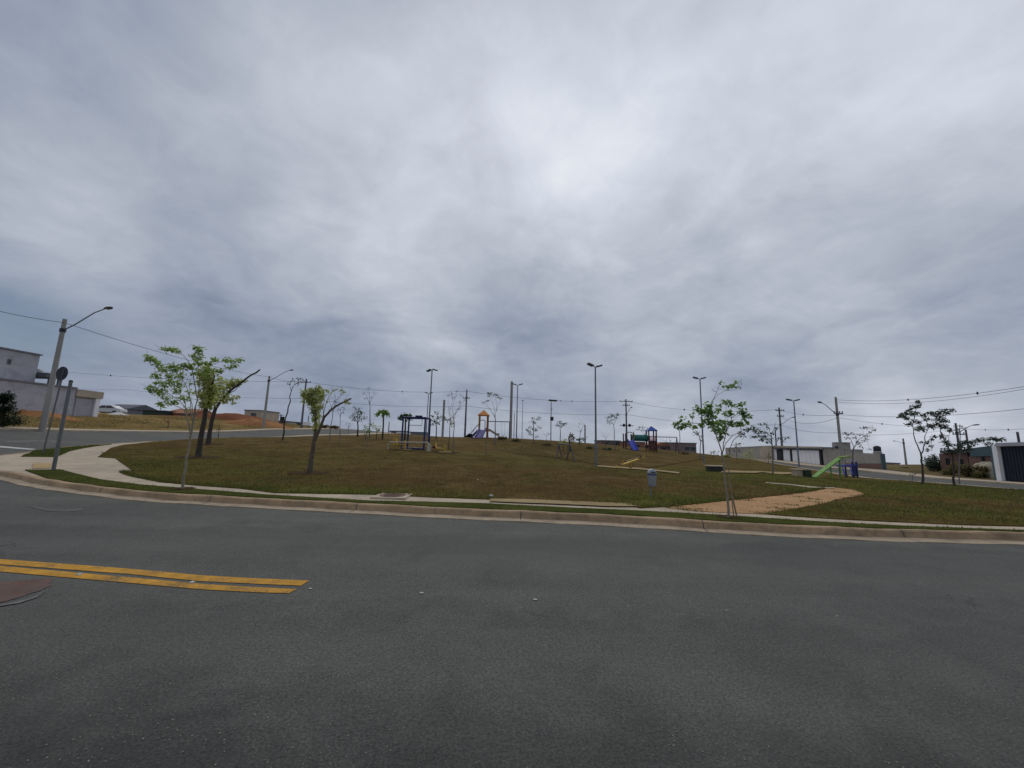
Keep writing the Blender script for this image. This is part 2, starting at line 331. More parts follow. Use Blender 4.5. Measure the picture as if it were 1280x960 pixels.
# ------------------------------------------------------------------ mesh builder
class MB:
    def __init__(s): s.v = []; s.f = []; s.sm = []
    def add(s, verts, faces, smooth=False):
        b = len(s.v); s.v += [tuple(v) for v in verts]
        s.f += [tuple(i + b for i in f) for f in faces]; s.sm += [smooth] * len(faces)
    def box(s, c, size, rot=None, taper=1.0):
        x, y, z = (q / 2 for q in size); m = rot if rot is not None else Matrix.Identity(3); c = Vector(c)
        vs = []
        for sz in (-1, 1):
            k = taper if sz > 0 else 1.0
            for sx, sy in ((-1, -1), (1, -1), (1, 1), (-1, 1)): vs.append(c + m @ Vector((sx * x * k, sy * y * k, sz * z)))
        s.add(vs, [(3, 2, 1, 0), (4, 5, 6, 7), (0, 1, 5, 4), (1, 2, 6, 5), (2, 3, 7, 6), (3, 0, 4, 7)])
        return s
    def span(s, a, b): 
        a, b = Vector(a), Vector(b); d = b - a
        return s.box((a + b) / 2, (abs(d.x), abs(d.y), abs(d.z)))
    def tube(s, pts, radii, n=7, cap=True):
        pts = [Vector(p) for p in pts]
        if isinstance(radii, (int, float)): radii = [radii] * len(pts)
        vs = []; fs = []; prev = None
        for i, p in enumerate(pts):
            t = (pts[min(i + 1, len(pts) - 1)] - pts[max(i - 1, 0)])
            t = t.normalized() if t.length > 1e-9 else Vector((0, 0, 1))
            if prev is None: a = t.orthogonal().normalized()
            else:
                a = prev - t * prev.dot(t); a = a.normalized() if a.length > 1e-6 else t.orthogonal().normalized()
            prev = a; b = t.cross(a)
            for k in range(n):
                an = 2 * math.pi * k / n; vs.append(p + (a * math.cos(an) + b * math.sin(an)) * radii[i])
        for i in range(len(pts) - 1):
            for k in range(n):
                fs.append((i * n + k, i * n + (k + 1) % n, (i + 1) * n + (k + 1) % n, (i + 1) * n + k))
        s.add(vs, fs, True)
        if cap:
            s.add(vs[:n], [tuple(range(n - 1, -1, -1))]); s.add(vs[-n:], [tuple(range(n))])
        return s
    def bar(s, a, b, w, h=None):           # square bar between two points
        a, b = Vector(a), Vector(b); d = (b - a); L = d.length; h = h or w
        z = d.normalized(); x = z.cross(Vector((0, 0, 1)))
        x = x.normalized() if x.length > 1e-4 else Vector((1, 0, 0)); y = z.cross(x)
        return s.box((a + b) / 2, (w, h, L), Matrix((x, y, z)).transposed())
    def lathe(s, c, prof, n=20):
        c = Vector(c); vs = []; fs = []
        for r, z in prof:
            for k in range(n):
                an = 2 * math.pi * k / n; vs.append(c + Vector((r * math.cos(an), r * math.sin(an), z)))
        for i in range(len(prof) - 1):
            for k in range(n): fs.append((i * n + k, i * n + (k + 1) % n, (i + 1) * n + (k + 1) % n, (i + 1) * n + k))
        s.add(vs, fs, True); s.add(vs[:n], [tuple(range(n - 1, -1, -1))]); s.add(vs[-n:], [tuple(range(n))])
        return s
    def prism(s, poly, ext):               # polygon in space pushed along a vector
        poly = [Vector(p) for p in poly]; e = Vector(ext); n = len(poly)
        vs = poly + [p + e for p in poly]
        s.add(vs, [tuple(range(n - 1, -1, -1)), tuple(range(n, 2 * n))] + [(i, (i + 1) % n, n + (i + 1) % n, n + i) for i in range(n)])
        return s
    def build(s, name, mat, parent=None, bevel=0.0):
        o0 = Vector(parent.matrix_world.translation) if parent else Vector((0, 0, 0))
        if parent and parent.parent: o0 = ORIG[parent.name]
        elif parent: o0 = ORIG[parent.name]
        me = bpy.data.meshes.new(name); me.from_pydata([tuple(Vector(v) - o0) for v in s.v], [], s.f)
        me.polygons.foreach_set('use_smooth', s.sm); me.materials.append(mat)
        bm = bmesh.new(); bm.from_mesh(me); bmesh.ops.recalc_face_normals(bm, faces=bm.faces)
        if bevel:
            bmesh.ops.remove_doubles(bm, verts=bm.verts, dist=1e-5)
            bmesh.ops.bevel(bm, geom=list(bm.edges), offset=bevel, segments=2, affect='EDGES', clamp_overlap=True)
        bm.to_mesh(me); bm.free(); me.update()
        o = bpy.data.objects.new(name, me); COL.objects.link(o)
        if parent: o.parent = parent
        ORIG[o.name] = o0
        return o
ORIG = {}
def tag(o, label=None, cat=None, group=None, kind=None):
    if label: o['label'] = label
    if cat: o['category'] = cat
    if group: o['group'] = group
    if kind: o['kind'] = kind
    return o
def thing(name, label, cat, loc, group=None):
    o = bpy.data.objects.new(name, None); o.empty_display_size = .2; COL.objects.link(o)
    o.location = loc; ORIG[o.name] = Vector(loc)
    return tag(o, label, cat, group)

# ------------------------------------------------------------------ ground sheets
def drape(name, poly, off, mat, res=1.0, skirt=0.0, green=None, kind='structure', parent=None):
    """flat outline laid over the terrain: cut on a grid, lifted, with an optional edge going down"""
    bm = bmesh.new()
    f = bm.faces.new([bm.verts.new((p[0], p[1], 0)) for p in poly])
    f.normal_update()
    if f.normal.z < 0: f.normal_flip(); f.normal_update()
    bmesh.ops.triangulate(bm, faces=bm.faces[:], ngon_method='EAR_CLIP')
    xs = [p[0] for p in poly]; ys = [p[1] for p in poly]
    for lo, hi, ax in ((min(xs), max(xs), 0), (min(ys), max(ys), 1)):
        k = math.floor(lo / res) + 1
        while k * res < hi:
            co = [0, 0, 0]; co[ax] = k * res; no = [0, 0, 0]; no[ax] = 1
            bmesh.ops.bisect_plane(bm, geom=bm.verts[:] + bm.edges[:] + bm.faces[:], dist=1e-5, plane_co=co, plane_no=no); k += 1
    bm.verts.ensure_lookup_table()
    z = TN([[v.co.x, v.co.y] for v in bm.verts]) + off
    for v, h in zip(bm.verts, z): v.co.z = h
    if skirt:
        ed = [e for e in bm.edges if len(e.link_faces) == 1]
        r = bmesh.ops.extrude_edge_only(bm, edges=ed)
        for v in [g for g in r['geom'] if isinstance(g, bmesh.types.BMVert)]: v.co.z -= skirt
    bmesh.ops.recalc_face_normals(bm, faces=bm.faces)
    top = max(bm.faces, key=lambda q: q.calc_area() * abs(q.normal.z))
    if top.normal.z < 0: bmesh.ops.reverse_faces(bm, faces=bm.faces[:])
    me = bpy.data.meshes.new(name); bm.to_mesh(me); bm.free(); me.materials.append(mat)
    if green:
        a = me.attributes.new('green', 'FLOAT', 'POINT')
        a.data.foreach_set('value', [green(v.co.x, v.co.y) for v in me.vertices])
    o = bpy.data.objects.new(name, me); COL.objects.link(o)
    if kind: o['kind'] = kind
    ORIG[o.name] = Vector((0, 0, 0))
    return o
def XY(pts, off=KERB): return [(p.x, p.y) for p in (P(u, v, off) for u, v in pts)]
def smooth(pts, it=2):
    for _ in range(it):
        q = [pts[0]]
        for a, b in zip(pts, pts[1:]):
            q += [(a[0] * .75 + b[0] * .25, a[1] * .75 + b[1] * .25), (a[0] * .25 + b[0] * .75, a[1] * .25 + b[1] * .75)]
        pts = q + [pts[-1]]
    return pts
# ================================================================== SETTING
def blob(x, y, cx, cy, rx, ry): return math.exp(-(((x - cx) / rx) ** 2 + ((y - cy) / ry) ** 2))

# ground: one sheet out to the horizon
def ground():
    xs = np.concatenate([-np.geomspace(1800, 75, 14), np.arange(-70, 71, 2.0), np.geomspace(75, 1800, 14)])
    ys = np.concatenate([-np.geomspace(1500, 45, 10), np.arange(-40, 131, 2.0), np.geomspace(135, 2200, 16)])
    gx, gy = np.meshgrid(xs, ys); xy = np.stack([gx.ravel(), gy.ravel()], 1); z = TN(xy)
    inside = (xy[:, 0] > -60) & (xy[:, 0] < 60) & (xy[:, 1] > -40) & (xy[:, 1] < 118)
    z = np.where((np.abs(xy[:, 0]) < 41) & inside, z - .35, z - .02)
    n = len(xs); vs = [(a[0], a[1], h) for a, h in zip(xy, z)]
    fs = [(j * n + i, j * n + i + 1, (j + 1) * n + i + 1, (j + 1) * n + i) for j in range(len(ys) - 1) for i in range(n - 1)]
    me = bpy.data.meshes.new('ground'); me.from_pydata(vs, [], fs); me.materials.append(M['field'])
    me.polygons.foreach_set('use_smooth', [True] * len(fs))
    o = bpy.data.objects.new('ground', me); COL.objects.link(o); o['kind'] = 'structure'
ground()
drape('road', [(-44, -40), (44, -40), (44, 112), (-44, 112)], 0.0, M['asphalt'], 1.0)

# ---- park block: kerb, pavement slab, lawn, verge strips, paths
KPIX = [(1280, 667), (1100, 663), (940, 656), (780, 646), (650, 640), (562, 636.5), (391, 627.5), (320, 624), (250, 620), (200, 617.5), (125, 609.5), (50, 600), (15, 590.5)]
front = XY(KPIX)
front = [(27.0, 7.7), (24.0, 7.62), (16.0, 7.55)] + front
corner = [(-17.6, 12.6), (-19.9, 14.2), (-21.4, 16.2)]
def LK(u, v, d): p = at(u, v, d); return (p.x, p.y)
left = [LK(*a) for a in LEFT_KERB[1:]] + [(-25, 80)]
right = [(37.5, 80)] + [LK(*a) for a in reversed(RIGHT_KERB)] + [(27.6, 14), (28.2, 9.5)]
outline = smooth(front + corner + left, 2) + right
drape('pavement', outline, KERB, M['concrete'], 1.0, skirt=.4)
def offset(line, d):                     # open line moved sideways
    out = []
    for i, p in enumerate(line):
        a = line[max(i - 1, 0)]; b = line[min(i + 1, len(line) - 1)]
        tx, ty = b[0] - a[0], b[1] - a[1]; L = math.hypot(tx, ty) or 1
        out.append((p[0] + ty / L * d, p[1] - tx / L * d))
    return out
kl = smooth(front + corner + left[:5], 2)
def resample(line, step):
    out = [line[0]]; acc = 0
    for a, b in zip(line, line[1:]):
        L = math.dist(a, b); t = step - acc
        while t < L:
            out.append((a[0] + (b[0] - a[0]) * t / L, a[1] + (b[1] - a[1]) * t / L)); t += step
        acc = (acc + L) % step
    return out
kl = resample(kl, .4)
def kerb_run(name, line, mat, prof, joints=None):
    """a profile (offset outwards, height) swept along the street edge, with open joints"""
    vs = []; fs = []; m = len(prof)
    lines = [offset(line, -q[0]) for q in prof]
    for i in range(len(line)):
        h = T(*line[i])
        for k in range(m):
            hk = h
            wob = .006 * math.sin(i * 1.7 + k) + .008 * mnoise.noise(Vector((i * .35, k, 0)))
            vs.append((*lines[k][i], hk + prof[k][1] + wob))
    for i in range(len(line) - 1):
        if joints and i % joints == 0 and False: continue
        for k in range(m - 1): fs.append((i * m + k, (i + 1) * m + k, (i + 1) * m + k + 1, i * m + k + 1))
    me = bpy.data.meshes.new(name); me.from_pydata(vs, [], fs); me.materials.append(mat)
    bm = bmesh.new(); bm.from_mesh(me); bmesh.ops.recalc_face_normals(bm, faces=bm.faces)
    if sum(f.normal.z * f.calc_area() for f in bm.faces) < 0: bmesh.ops.reverse_faces(bm, faces=bm.faces[:])
    bm.to_mesh(me); bm.free()
    o = bpy.data.objects.new(name, me); COL.objects.link(o); o['kind'] = 'structure'; return o
# which side is outwards? towards smaller y on the front street
sgn = -1 if offset(kl, 1)[len(kl) // 3][1] < kl[len(kl) // 3][1] else 1
kerb_run('kerb', kl, M['kerb'], [(sgn * -.16, .10), (sgn * -.155, KERB + .012), (sgn * -.02, KERB + .014), (sgn * .012, KERB - .008), (sgn * .045, .02), (sgn * .05, -.1)])
kerb_run('gutter', kl, M['gutter'], [(sgn * .047, .021), (sgn * .34, .010), (sgn * .345, -.1)])
# kerb joints: dark mortar lines across the kerb face
mb = MB()
for i in range(4, len(kl) - 4, 9):
    a = Vector((*kl[i], 0)); t = (Vector((*kl[i + 1], 0)) - a).normalized(); nrm = Vector((t.y, -t.x, 0)) * (1 if sgn < 0 else -1)
    if nrm.y > 0 and abs(nrm.y) > .5: nrm = -nrm
    z = T(*kl[i]); w = .007
    for p0, p1 in (((-.15, KERB + .017), (-.02, KERB + .018)), ((-.02, KERB + .018), (.014, KERB - .003)), ((.014, KERB - .003), (.049, .026)), ((.049, .026), (.34, .0145))):
        q = [a + nrm * p0[0] + Vector((0, 0, z + p0[1])), a + nrm * p1[0] + Vector((0, 0, z + p1[1]))]
        n0 = len(mb.v)
        mb.add([q[0] - t * w, q[0] + t * w, q[1] + t * w, q[1] - t * w], [(0, 1, 2, 3)])
o = mb.build('kerb_joints', M['dark_metal']); o['kind'] = 'structure'

def green_at(x, y):
    d = y - 8.3
    g = .04 + .6 * blob(x, y, -14, 13, 9, 7) + .75 * blob(x, y, -4.2, 10.2, 4.2, 1.0) + .95 * blob(x, y, 4.2, 10.4, 1.9, 1.5) - .35 * blob(x, y, 1.2, 10.5, 1.6, 1.2) + .75 * blob(x, y, 17, 19, 10, 9) + .5 * blob(x, y, 9.5, 9.7, 5, 1.2) \
        + .35 * blob(x, y, 3, 26, 14, 5) + .3 * blob(x, y, 24, 40, 10, 14) - .35 * blob(x, y, -2, 15, 7, 3.5) - .4 * blob(x, y, 8, 42, 12, 8) - .3 * blob(x, y, 13.5, 13.2, 4, 1.5) - .3 * blob(x, y, -6, 40, 14, 10)
    return max(0, min(1, g))
LAWN1 = [(1040, 609), (1012, 614.5), (975, 619.5), (925, 624.5), (880, 629.5), (838, 633.5), (800, 635.5), (778, 631), (720, 628.5), (660, 626), (609, 624.5), (540, 622), (466, 618.5), (344, 616.5), (300, 611), (250, 607.5), (200, 603), (160, 595), (148, 590), (166, 588.5), (144, 573), (122, 571.5)]
l1 = XY(LAWN1)
lft = [LK(135, 565.5, 20.5), LK(151, 559.5, 22.5), LK(185, 555.3, 25.2), LK(230, 552.5, 28.5), LK(300, 549.3, 33.6)]
lft = [(p[0] + .1, p[1]) for p in lft]
lawn_poly = l1 + lft + [(-22.3, 45), (-22.6, 78), (34, 78), (33.5, 62)] + [LK(930, 575.5, 56), LK(980, 583.5, 44), LK(1050, 594.5, 33), LK(1150, 604.5, 24.5)] + [(25.2, 20), (25.8, 12), (25.9, 10.4)] \
    + XY([(1280, 658.5), (1200, 656.5), (1100, 652), (1040, 649), (985, 645.5), (955, 643), (985, 638.5), (1030, 630), (1060, 622.5), (1082, 618), (1070, 613)])
drape('lawn', lawn_poly, KERB + .022, M['lawn'], .6, skirt=.06, green=green_at)
V1 = [(31, 588), (75, 587.5), (125, 600), (175, 606.5), (230, 611), (250, 612.5), (330, 619), (430, 625), (466, 627), (520, 628), (600, 630), (650, 632.5), (720, 636), (780, 638.5), (850, 642), (920, 646), (955, 648.5), (1040, 654), (1130, 658.5), (1280, 664)]
V1b = [(1280, 665.6), (1100, 661.4), (940, 654.4), (780, 644.4), (650, 638.4), (562, 635), (391, 626), (320, 622.5), (250, 618.4), (200, 615.8), (125, 608), (60, 598.5), (42, 592)]
far_a = [(16, 8.05), (26.5, 8.1)]; far_b = [(26.5, 7.85), (16, 7.72)]
# the strip is built between the pavement edge and the kerb back
drape('grass_verge', XY(V1) + far_a + far_b + XY(V1b), KERB + .026, M['verge'], .5, skirt=.05)
V2 = [(26, 571), (42, 564), (70, 561), (109, 557.6), (140, 555.6), (120, 558), (104, 560.5), (86, 564.5), (70, 571.5)]
drape('grass_island', XY(V2), KERB + .026, M['verge'], .5, skirt=.05)
PATH = [(832, 634.8), (880, 630), (925, 625), (975, 620), (1012, 615), (1040, 609.5), (1070, 613), (1081, 618), (1060, 622.5), (1030, 630.5), (985, 638.5), (955, 643), (900, 641), (860, 638.5)]
drape('dirt_path', XY(PATH), KERB + .014, M['dirt_path'], .6, skirt=.04)
drape('sand_path', XY([(905, 588.2), (945, 588.8), (992, 590.4), (990, 592.2), (945, 591.2), (900, 590.6)], KERB + .06), KERB + .07, M['tan_path'], .6)
drape('sand_path', XY([(748, 581.5), (800, 584.8), (850, 590.4), (848, 592), (800, 586.8), (746, 583)], KERB + .06), KERB + .07, M['tan_path'], .6)
drape('tactile_paving', XY([(42, 579.3), (64, 579.3), (64, 585.5), (40, 586)]), KERB + .016, M['tactile'], .4)
drape('path_edging', XY([(958, 603.6), (985, 605.8), (1018, 609.2), (1044, 610.4), (1042, 611.2), (1012, 610.4), (985, 606.8), (956, 604.6)]), KERB + .035, M['concrete'], .5)
drape('soil_bed', XY([(613, 624.5), (660, 625.4), (720, 627.7), (785, 630.4), (802, 634.4), (760, 634.2), (700, 631.4), (650, 629.6), (612, 628)]), KERB + .03, M['tan_path'], .5)
# bare playground soil
drape('play_area_soil', XY([(640, 566), (700, 572), (742, 579), (790, 586), (840, 580), (880, 573), (860, 569), (780, 566), (700, 558)], KERB + .06), KERB + .06, M['lawn'], .8, green=lambda x, y: 0.0)

# ---- street edges on the far sides
fk = [(-33.0, 14), (-33, 18)] + [LK(*a) for a in ((0, 538, 24), (100, 540, 28.5), (200, 541, 35), (300, 540, 45), (340, 538, 51))] + [(-32.4, 75), (-32, 105)]
fk = [(p[0] - .1, p[1]) for p in fk]
drape('far_pavement', fk + [(p[0] - 1.4, p[1]) for p in reversed(fk)], .12, M['concrete'], 1.0, skirt=.3)
drape('roadside_bank', [(p[0] - 1.4, p[1]) for p in fk] + [(-52, 105), (-58, 60), (-58, 14)], .14, M['dry_verge'], 1.0, skirt=.3)
rk = [(35.2, 8), (35.2, 112)]
drape('far_pavement', rk + [(38.0, 112), (38.0, 8)], .12, M['concrete'], 1.0, skirt=.3)
drape('far_ground', [(38.0, 8), (44.5, 8), (44.5, 112), (38.0, 112)], .13, M['field'], 1.0, skirt=.3)
drape('far_ground', [(-31, 84), (34, 84), (34, 113), (-31, 113)], .1, M['field'], 1.5, skirt=.3)

# ---- painted markings and stains on the road
def strip(name, top, bot, mat, off=.006, res=.3):
    return drape(name, XY(top, 0) + XY(list(reversed(bot)), 0), off, mat, res)
strip('yellow_line', [(-60, 694), (0, 699.3), (80, 705.2), (160, 711.3), (250, 719.5), (320, 723.5), (387, 726.3)], [(-60, 700), (0, 706), (80, 712), (160, 718), (250, 727), (320, 730.3), (376, 732.6)], M['yellow_paint'])
strip('yellow_line', [(-60, 701.5), (0, 707.8), (80, 715), (160, 722), (250, 730.3), (320, 734.5), (371, 737)], [(-60, 708), (0, 715), (80, 722), (160, 729), (250, 737.2), (320, 741), (361, 742.2)], M['yellow_paint'])
strip('worn_marking', [(34, 632), (60, 636), (85, 636.5), (104, 636)], [(40, 634.5), (60, 639.5), (85, 640), (102, 638)], M['worn_paint'])
strip('stop_line', [(-10, 571), (9, 568.4)], [(-10, 575.5), (9, 570.6)], M['white_paint'], .008)
strip('lane_line', [(-10, 556.5), (20, 559.3), (46, 561.4)], [(-10, 558.5), (20, 561), (40, 562.4)], M['white_paint'], .008)
strip('crossing_marking', [(5, 550.8), (40, 550), (72, 551.2)], [(8, 553), (40, 552.8), (72, 553.6)], M['worn_paint'], .008)
pc = P(-4, 741, 0); po = []
for i in range(60):
    a_ = 2 * math.pi * i / 60; q_ = 1 + .16 * mnoise.noise(Vector((math.cos(a_) * 2.5, math.sin(a_) * 2.5, 5))) + .09 * mnoise.noise(Vector((math.cos(a_) * 9, math.sin(a_) * 9, 2)))
    po.append((pc.x + .36 * q_ * math.cos(a_), pc.y + .36 * q_ * math.sin(a_)))
drape('red_stain', po, .006, M['stain'], .3)
strip('worn_marking', [(-2, 757), (22, 753), (42, 746.5), (53, 739)], [(-2, 759), (24, 755), (46, 747.8), (57, 739.8)], M['worn_paint'], .009)

# ---- grass blades (uncountable)
def blades(name, pts, hts, wid, mat, off=KERB + .02):
    pts = np.asarray(pts); n = len(pts); z = TN(pts) + off
    an = rng.uniform(0, 2 * math.pi, n); w = wid * rng.uniform(.6, 1.3, n); h = np.asarray(hts)
    lean = rng.normal(0, .35, (n, 2)) * h[:, None]
    V = np.empty((n, 3, 3))
    V[:, 0, 0] = pts[:, 0] - np.cos(an) * w; V[:, 0, 1] = pts[:, 1] - np.sin(an) * w; V[:, 0, 2] = z - .01
    V[:, 1, 0] = pts[:, 0] + np.cos(an) * w; V[:, 1, 1] = pts[:, 1] + np.sin(an) * w; V[:, 1, 2] = z - .01
    V[:, 2, 0] = pts[:, 0] + lean[:, 0]; V[:, 2, 1] = pts[:, 1] + lean[:, 1]; V[:, 2, 2] = z + h
    me = bpy.data.meshes.new(name); me.from_pydata(V.reshape(-1, 3).tolist(), [], np.arange(n * 3).reshape(-1, 3).tolist())
    me.materials.append(mat); o = bpy.data.objects.new(name, me); COL.objects.link(o); o['kind'] = 'stuff'
    ORIG[o.name] = Vector((0, 0, 0)); return o
def inside(poly, pts):
    poly = np.asarray(poly); x, y = pts[:, 0], pts[:, 1]; r = np.zeros(len(pts), bool); j = len(poly) - 1
    for i in range(len(poly)):
        xi, yi = poly[i]; xj, yj = poly[j]
        with np.errstate(divide='ignore', invalid='ignore'):
            c = ((yi > y) != (yj > y)) & (x < (xj - xi) * (y - yi) / (yj - yi) + xi)
        r ^= c; j = i
    return r
def scatter(poly, n, ymax=None):
    poly = np.asarray(poly); lo = poly.min(0); hi = poly.max(0)
    if ymax: hi[1] = min(hi[1], ymax)
    p = rng.uniform(lo, hi, (n, 2)); return p[inside(poly, p)]
def patch(pts, s=.8): return np.array([mnoise.noise(Vector((x * s, y * s, 3.1))) for x, y in pts])
vp = np.asarray(XY(V1) + far_a + far_b + XY(V1b))
p = scatter(vp, 100000); k = patch(p, 1.1); p = p[k > -.25]
blades('verge_grass', p, rng.uniform(.02, .046, len(p)) * (1 + patch(p, 2) * .8), .007, M['grass_green'])
p = scatter(vp, 26000); blades('dry_verge_grass', p, rng.uniform(.02, .04, len(p)), .007, M['grass_dry'])
p = scatter(XY(V2), 9000); blades('verge_grass', p, rng.uniform(.04, .09, len(p)), .012, M['grass_green'])
lp = scatter([q for q in lawn_poly], 260000, 26)
keep = rng.uniform(0, 1, len(lp)) < np.clip((27 - lp[:, 1]) / 14, .15, 1); lp = lp[keep]
gr = np.array([green_at(x, y) for x, y in lp]) + patch(lp, .5) * .9
gm = gr > .40
blades('lawn_grass', lp[gm], rng.uniform(.025, .07, gm.sum()), .009, M['grass_green'])
blades('dry_lawn_grass', lp[~gm], rng.uniform(.02, .055, (~gm).sum()), .009, M['grass_dry'])
# taller tufts along the pavement edge
edge = np.asarray(resample(XY(LAWN1[:20]), .05)); ed = np.concatenate([edge + rng.normal(0, .08, edge.shape) for _ in range(10)])
ed = ed[inside(lawn_poly, ed)]; ed = ed[np.array([green_at(x, y) for x, y in ed]) + rng.normal(0, .12, len(ed)) > .25]
blades('edge_grass', ed, rng.uniform(.04, .10, len(ed)), .008, M['grass_green'])
# weeds spreading over the dirt path and dry scrub on the bank
tf = []
for u, v in ((865, 637), (810, 633), (845, 634), (1002, 622), (1020, 625), (998, 616), (986, 632), (1017, 628), (972, 636), (1046, 616), (930, 626)):
    c = P(u, v); tf.append(rng.normal(0, .12, (60, 2)) * (1.8, .6) + (c.x, c.y))
tf = np.concatenate(tf); blades('path_weeds', tf, rng.uniform(.015, .04, len(tf)), .012, M['grass_green'])
pe = np.asarray(resample(XY(PATH) + XY(PATH[:1]), .04)); pe = np.concatenate([pe + rng.normal(0, .07, pe.shape) for _ in range(3)]) ; k = patch(pe, 1.4); pe = pe[k > .05]
blades('path_weeds', pe, rng.uniform(.015, .05, len(pe)), .010, M['grass_dry'])
bk = scatter([(p[0] - 1.7, p[1]) for p in fk] + [(-50, 105), (-50, 14)], 42000, 75)
k = patch(bk, .3); bk = bk[k > -.12]
blades('bank_grass', bk, rng.uniform(.08, .26, len(bk)), .025, M['grass_straw'], .12)
bk2 = scatter([(p[0] - 1.7, p[1]) for p in fk] + [(-50, 105), (-50, 14)], 26000, 75)
k = patch(bk2, .25); bk2 = bk2[k > .08]
blades('bank_grass', bk2, rng.uniform(.1, .3, len(bk2)), .025, M['leaf_olive'], .12)

# loose grit lying on the road and along the gutter (uncountable)
def grit(name, pts, r, mat, off):
    pts = np.asarray(pts); n = len(pts); z = TN(pts) + off; r = r * rng.uniform(.5, 1.5, n)
    B = np.array([(1, 0, 0), (-.3, .9, 0), (-.8, -.5, 0), (.1, .1, .8), (.2, -.9, .1)])
    an = rng.uniform(0, 6.28, n); c, s_ = np.cos(an)[:, None], np.sin(an)[:, None]
    X = (B[None, :, 0] * c - B[None, :, 1] * s_) * r[:, None] + pts[:, :1]; Y = (B[None, :, 0] * s_ + B[None, :, 1] * c) * r[:, None] + pts[:, 1:]
    Z = B[None, :, 2] * r[:, None] * rng.uniform(.6, 1.2, (n, 1)) + z[:, None]
    V = np.stack([X, Y, Z], -1).reshape(-1, 3); i = np.arange(n)[:, None] * 5
    F = np.concatenate([i + [[0, 1, 3]], i + [[1, 2, 3]], i + [[2, 4, 3]], i + [[4, 0, 3]]])
    me = bpy.data.meshes.new(name); me.from_pydata(V.tolist(), [], F.tolist()); me.materials.append(mat)
    o = bpy.data.objects.new(name, me); COL.objects.link(o); o['kind'] = 'stuff'
gp = rng.uniform((-3.5, 1.6), (4, 4.6), (5200, 2)); k = patch(gp, 1.3); gp = gp[(k > .02) & (rng.uniform(0, 1, len(gp)) < np.clip((4.8 - gp[:, 1]) / 3, .1, 1))]
grit('loose_grit', gp, .0042, M['grit'], .002)
gp = rng.uniform((-9, 4.5), (10, 7.2), (900, 2)); grit('loose_grit', gp, .005, M['grit'], .002)
gl = np.asarray(resample(offset(kl[4:-30], .10 if sgn > 0 else -.10), .02)); gl = gl[(patch(gl, .7) > -.1)]
gq = gl + rng.normal(0, .07, gl.shape); grit('gutter_grit', gq, .009, M['grit'], .014)
# dug soil round the foot of the bigger trees
for (u, v, r) in ((387, 592, .55), (248, 572, .75), (260, 556, .7), (566, 566, .5), (228, 612, .22), (459, 558, .4), (353, 553, .5), (1153, 606, .4), (1193, 607, .4), (966, 592, .4), (556, 567, .6), (745, 582, .35), (505, 563, .9), (531, 563, .9), (911, 648, .2)):
    c = P(u, v); ou = []
    for i in range(18):
        a = 2 * math.pi * i / 18; q = r * (1 + .35 * mnoise.noise(Vector((math.cos(a) * 1.5 + u, math.sin(a) * 1.5, v)))); ou.append((c.x + q * 1.25 * math.cos(a), c.y + q * math.sin(a)))
    drape('soil_patch', ou, KERB + .034, M['pit_soil'], .4)
# rough dark scrub on the terrace face at the crest
sc = np.asarray(XY([(612, 551.5), (665, 553.5), (735, 558), (800, 567), (850, 570), (800, 575), (742, 579.5), (700, 576), (650, 570), (622, 563)], KERB))
p = scatter(sc, 15000); k = patch(p, .35) + rng.normal(0, .16, len(p)) - np.clip((np.abs(p[:, 0] - 4) - 3) / 14, 0, 1) * .5; p = p[k > -.10]
blades('terrace_scrub', p, rng.uniform(.06, .26, len(p)), .028, M['leaf_olive'])
# taller tussocks sprinkled over the lawn
tc = scatter(np.asarray(lawn_poly), 420, 36); tu = np.concatenate([c + rng.normal(0, .10, (26, 2)) for c in tc])
blades('lawn_tussocks', tu, rng.uniform(.03, .085, len(tu)), .011, M['grass_dry'])
tc = scatter(np.asarray(lawn_poly), 150, 30); tu = np.concatenate([c + rng.normal(0, .12, (26, 2)) for c in tc])
blades('lawn_tussocks', tu, rng.uniform(.03, .08, len(tu)), .011, M['grass_green'])
# ================================================================== BUILDINGS
def V3(p, z): return Vector((p.x, p.y, z))
def z_at(p, u, v): return at(u, v, p.y).z

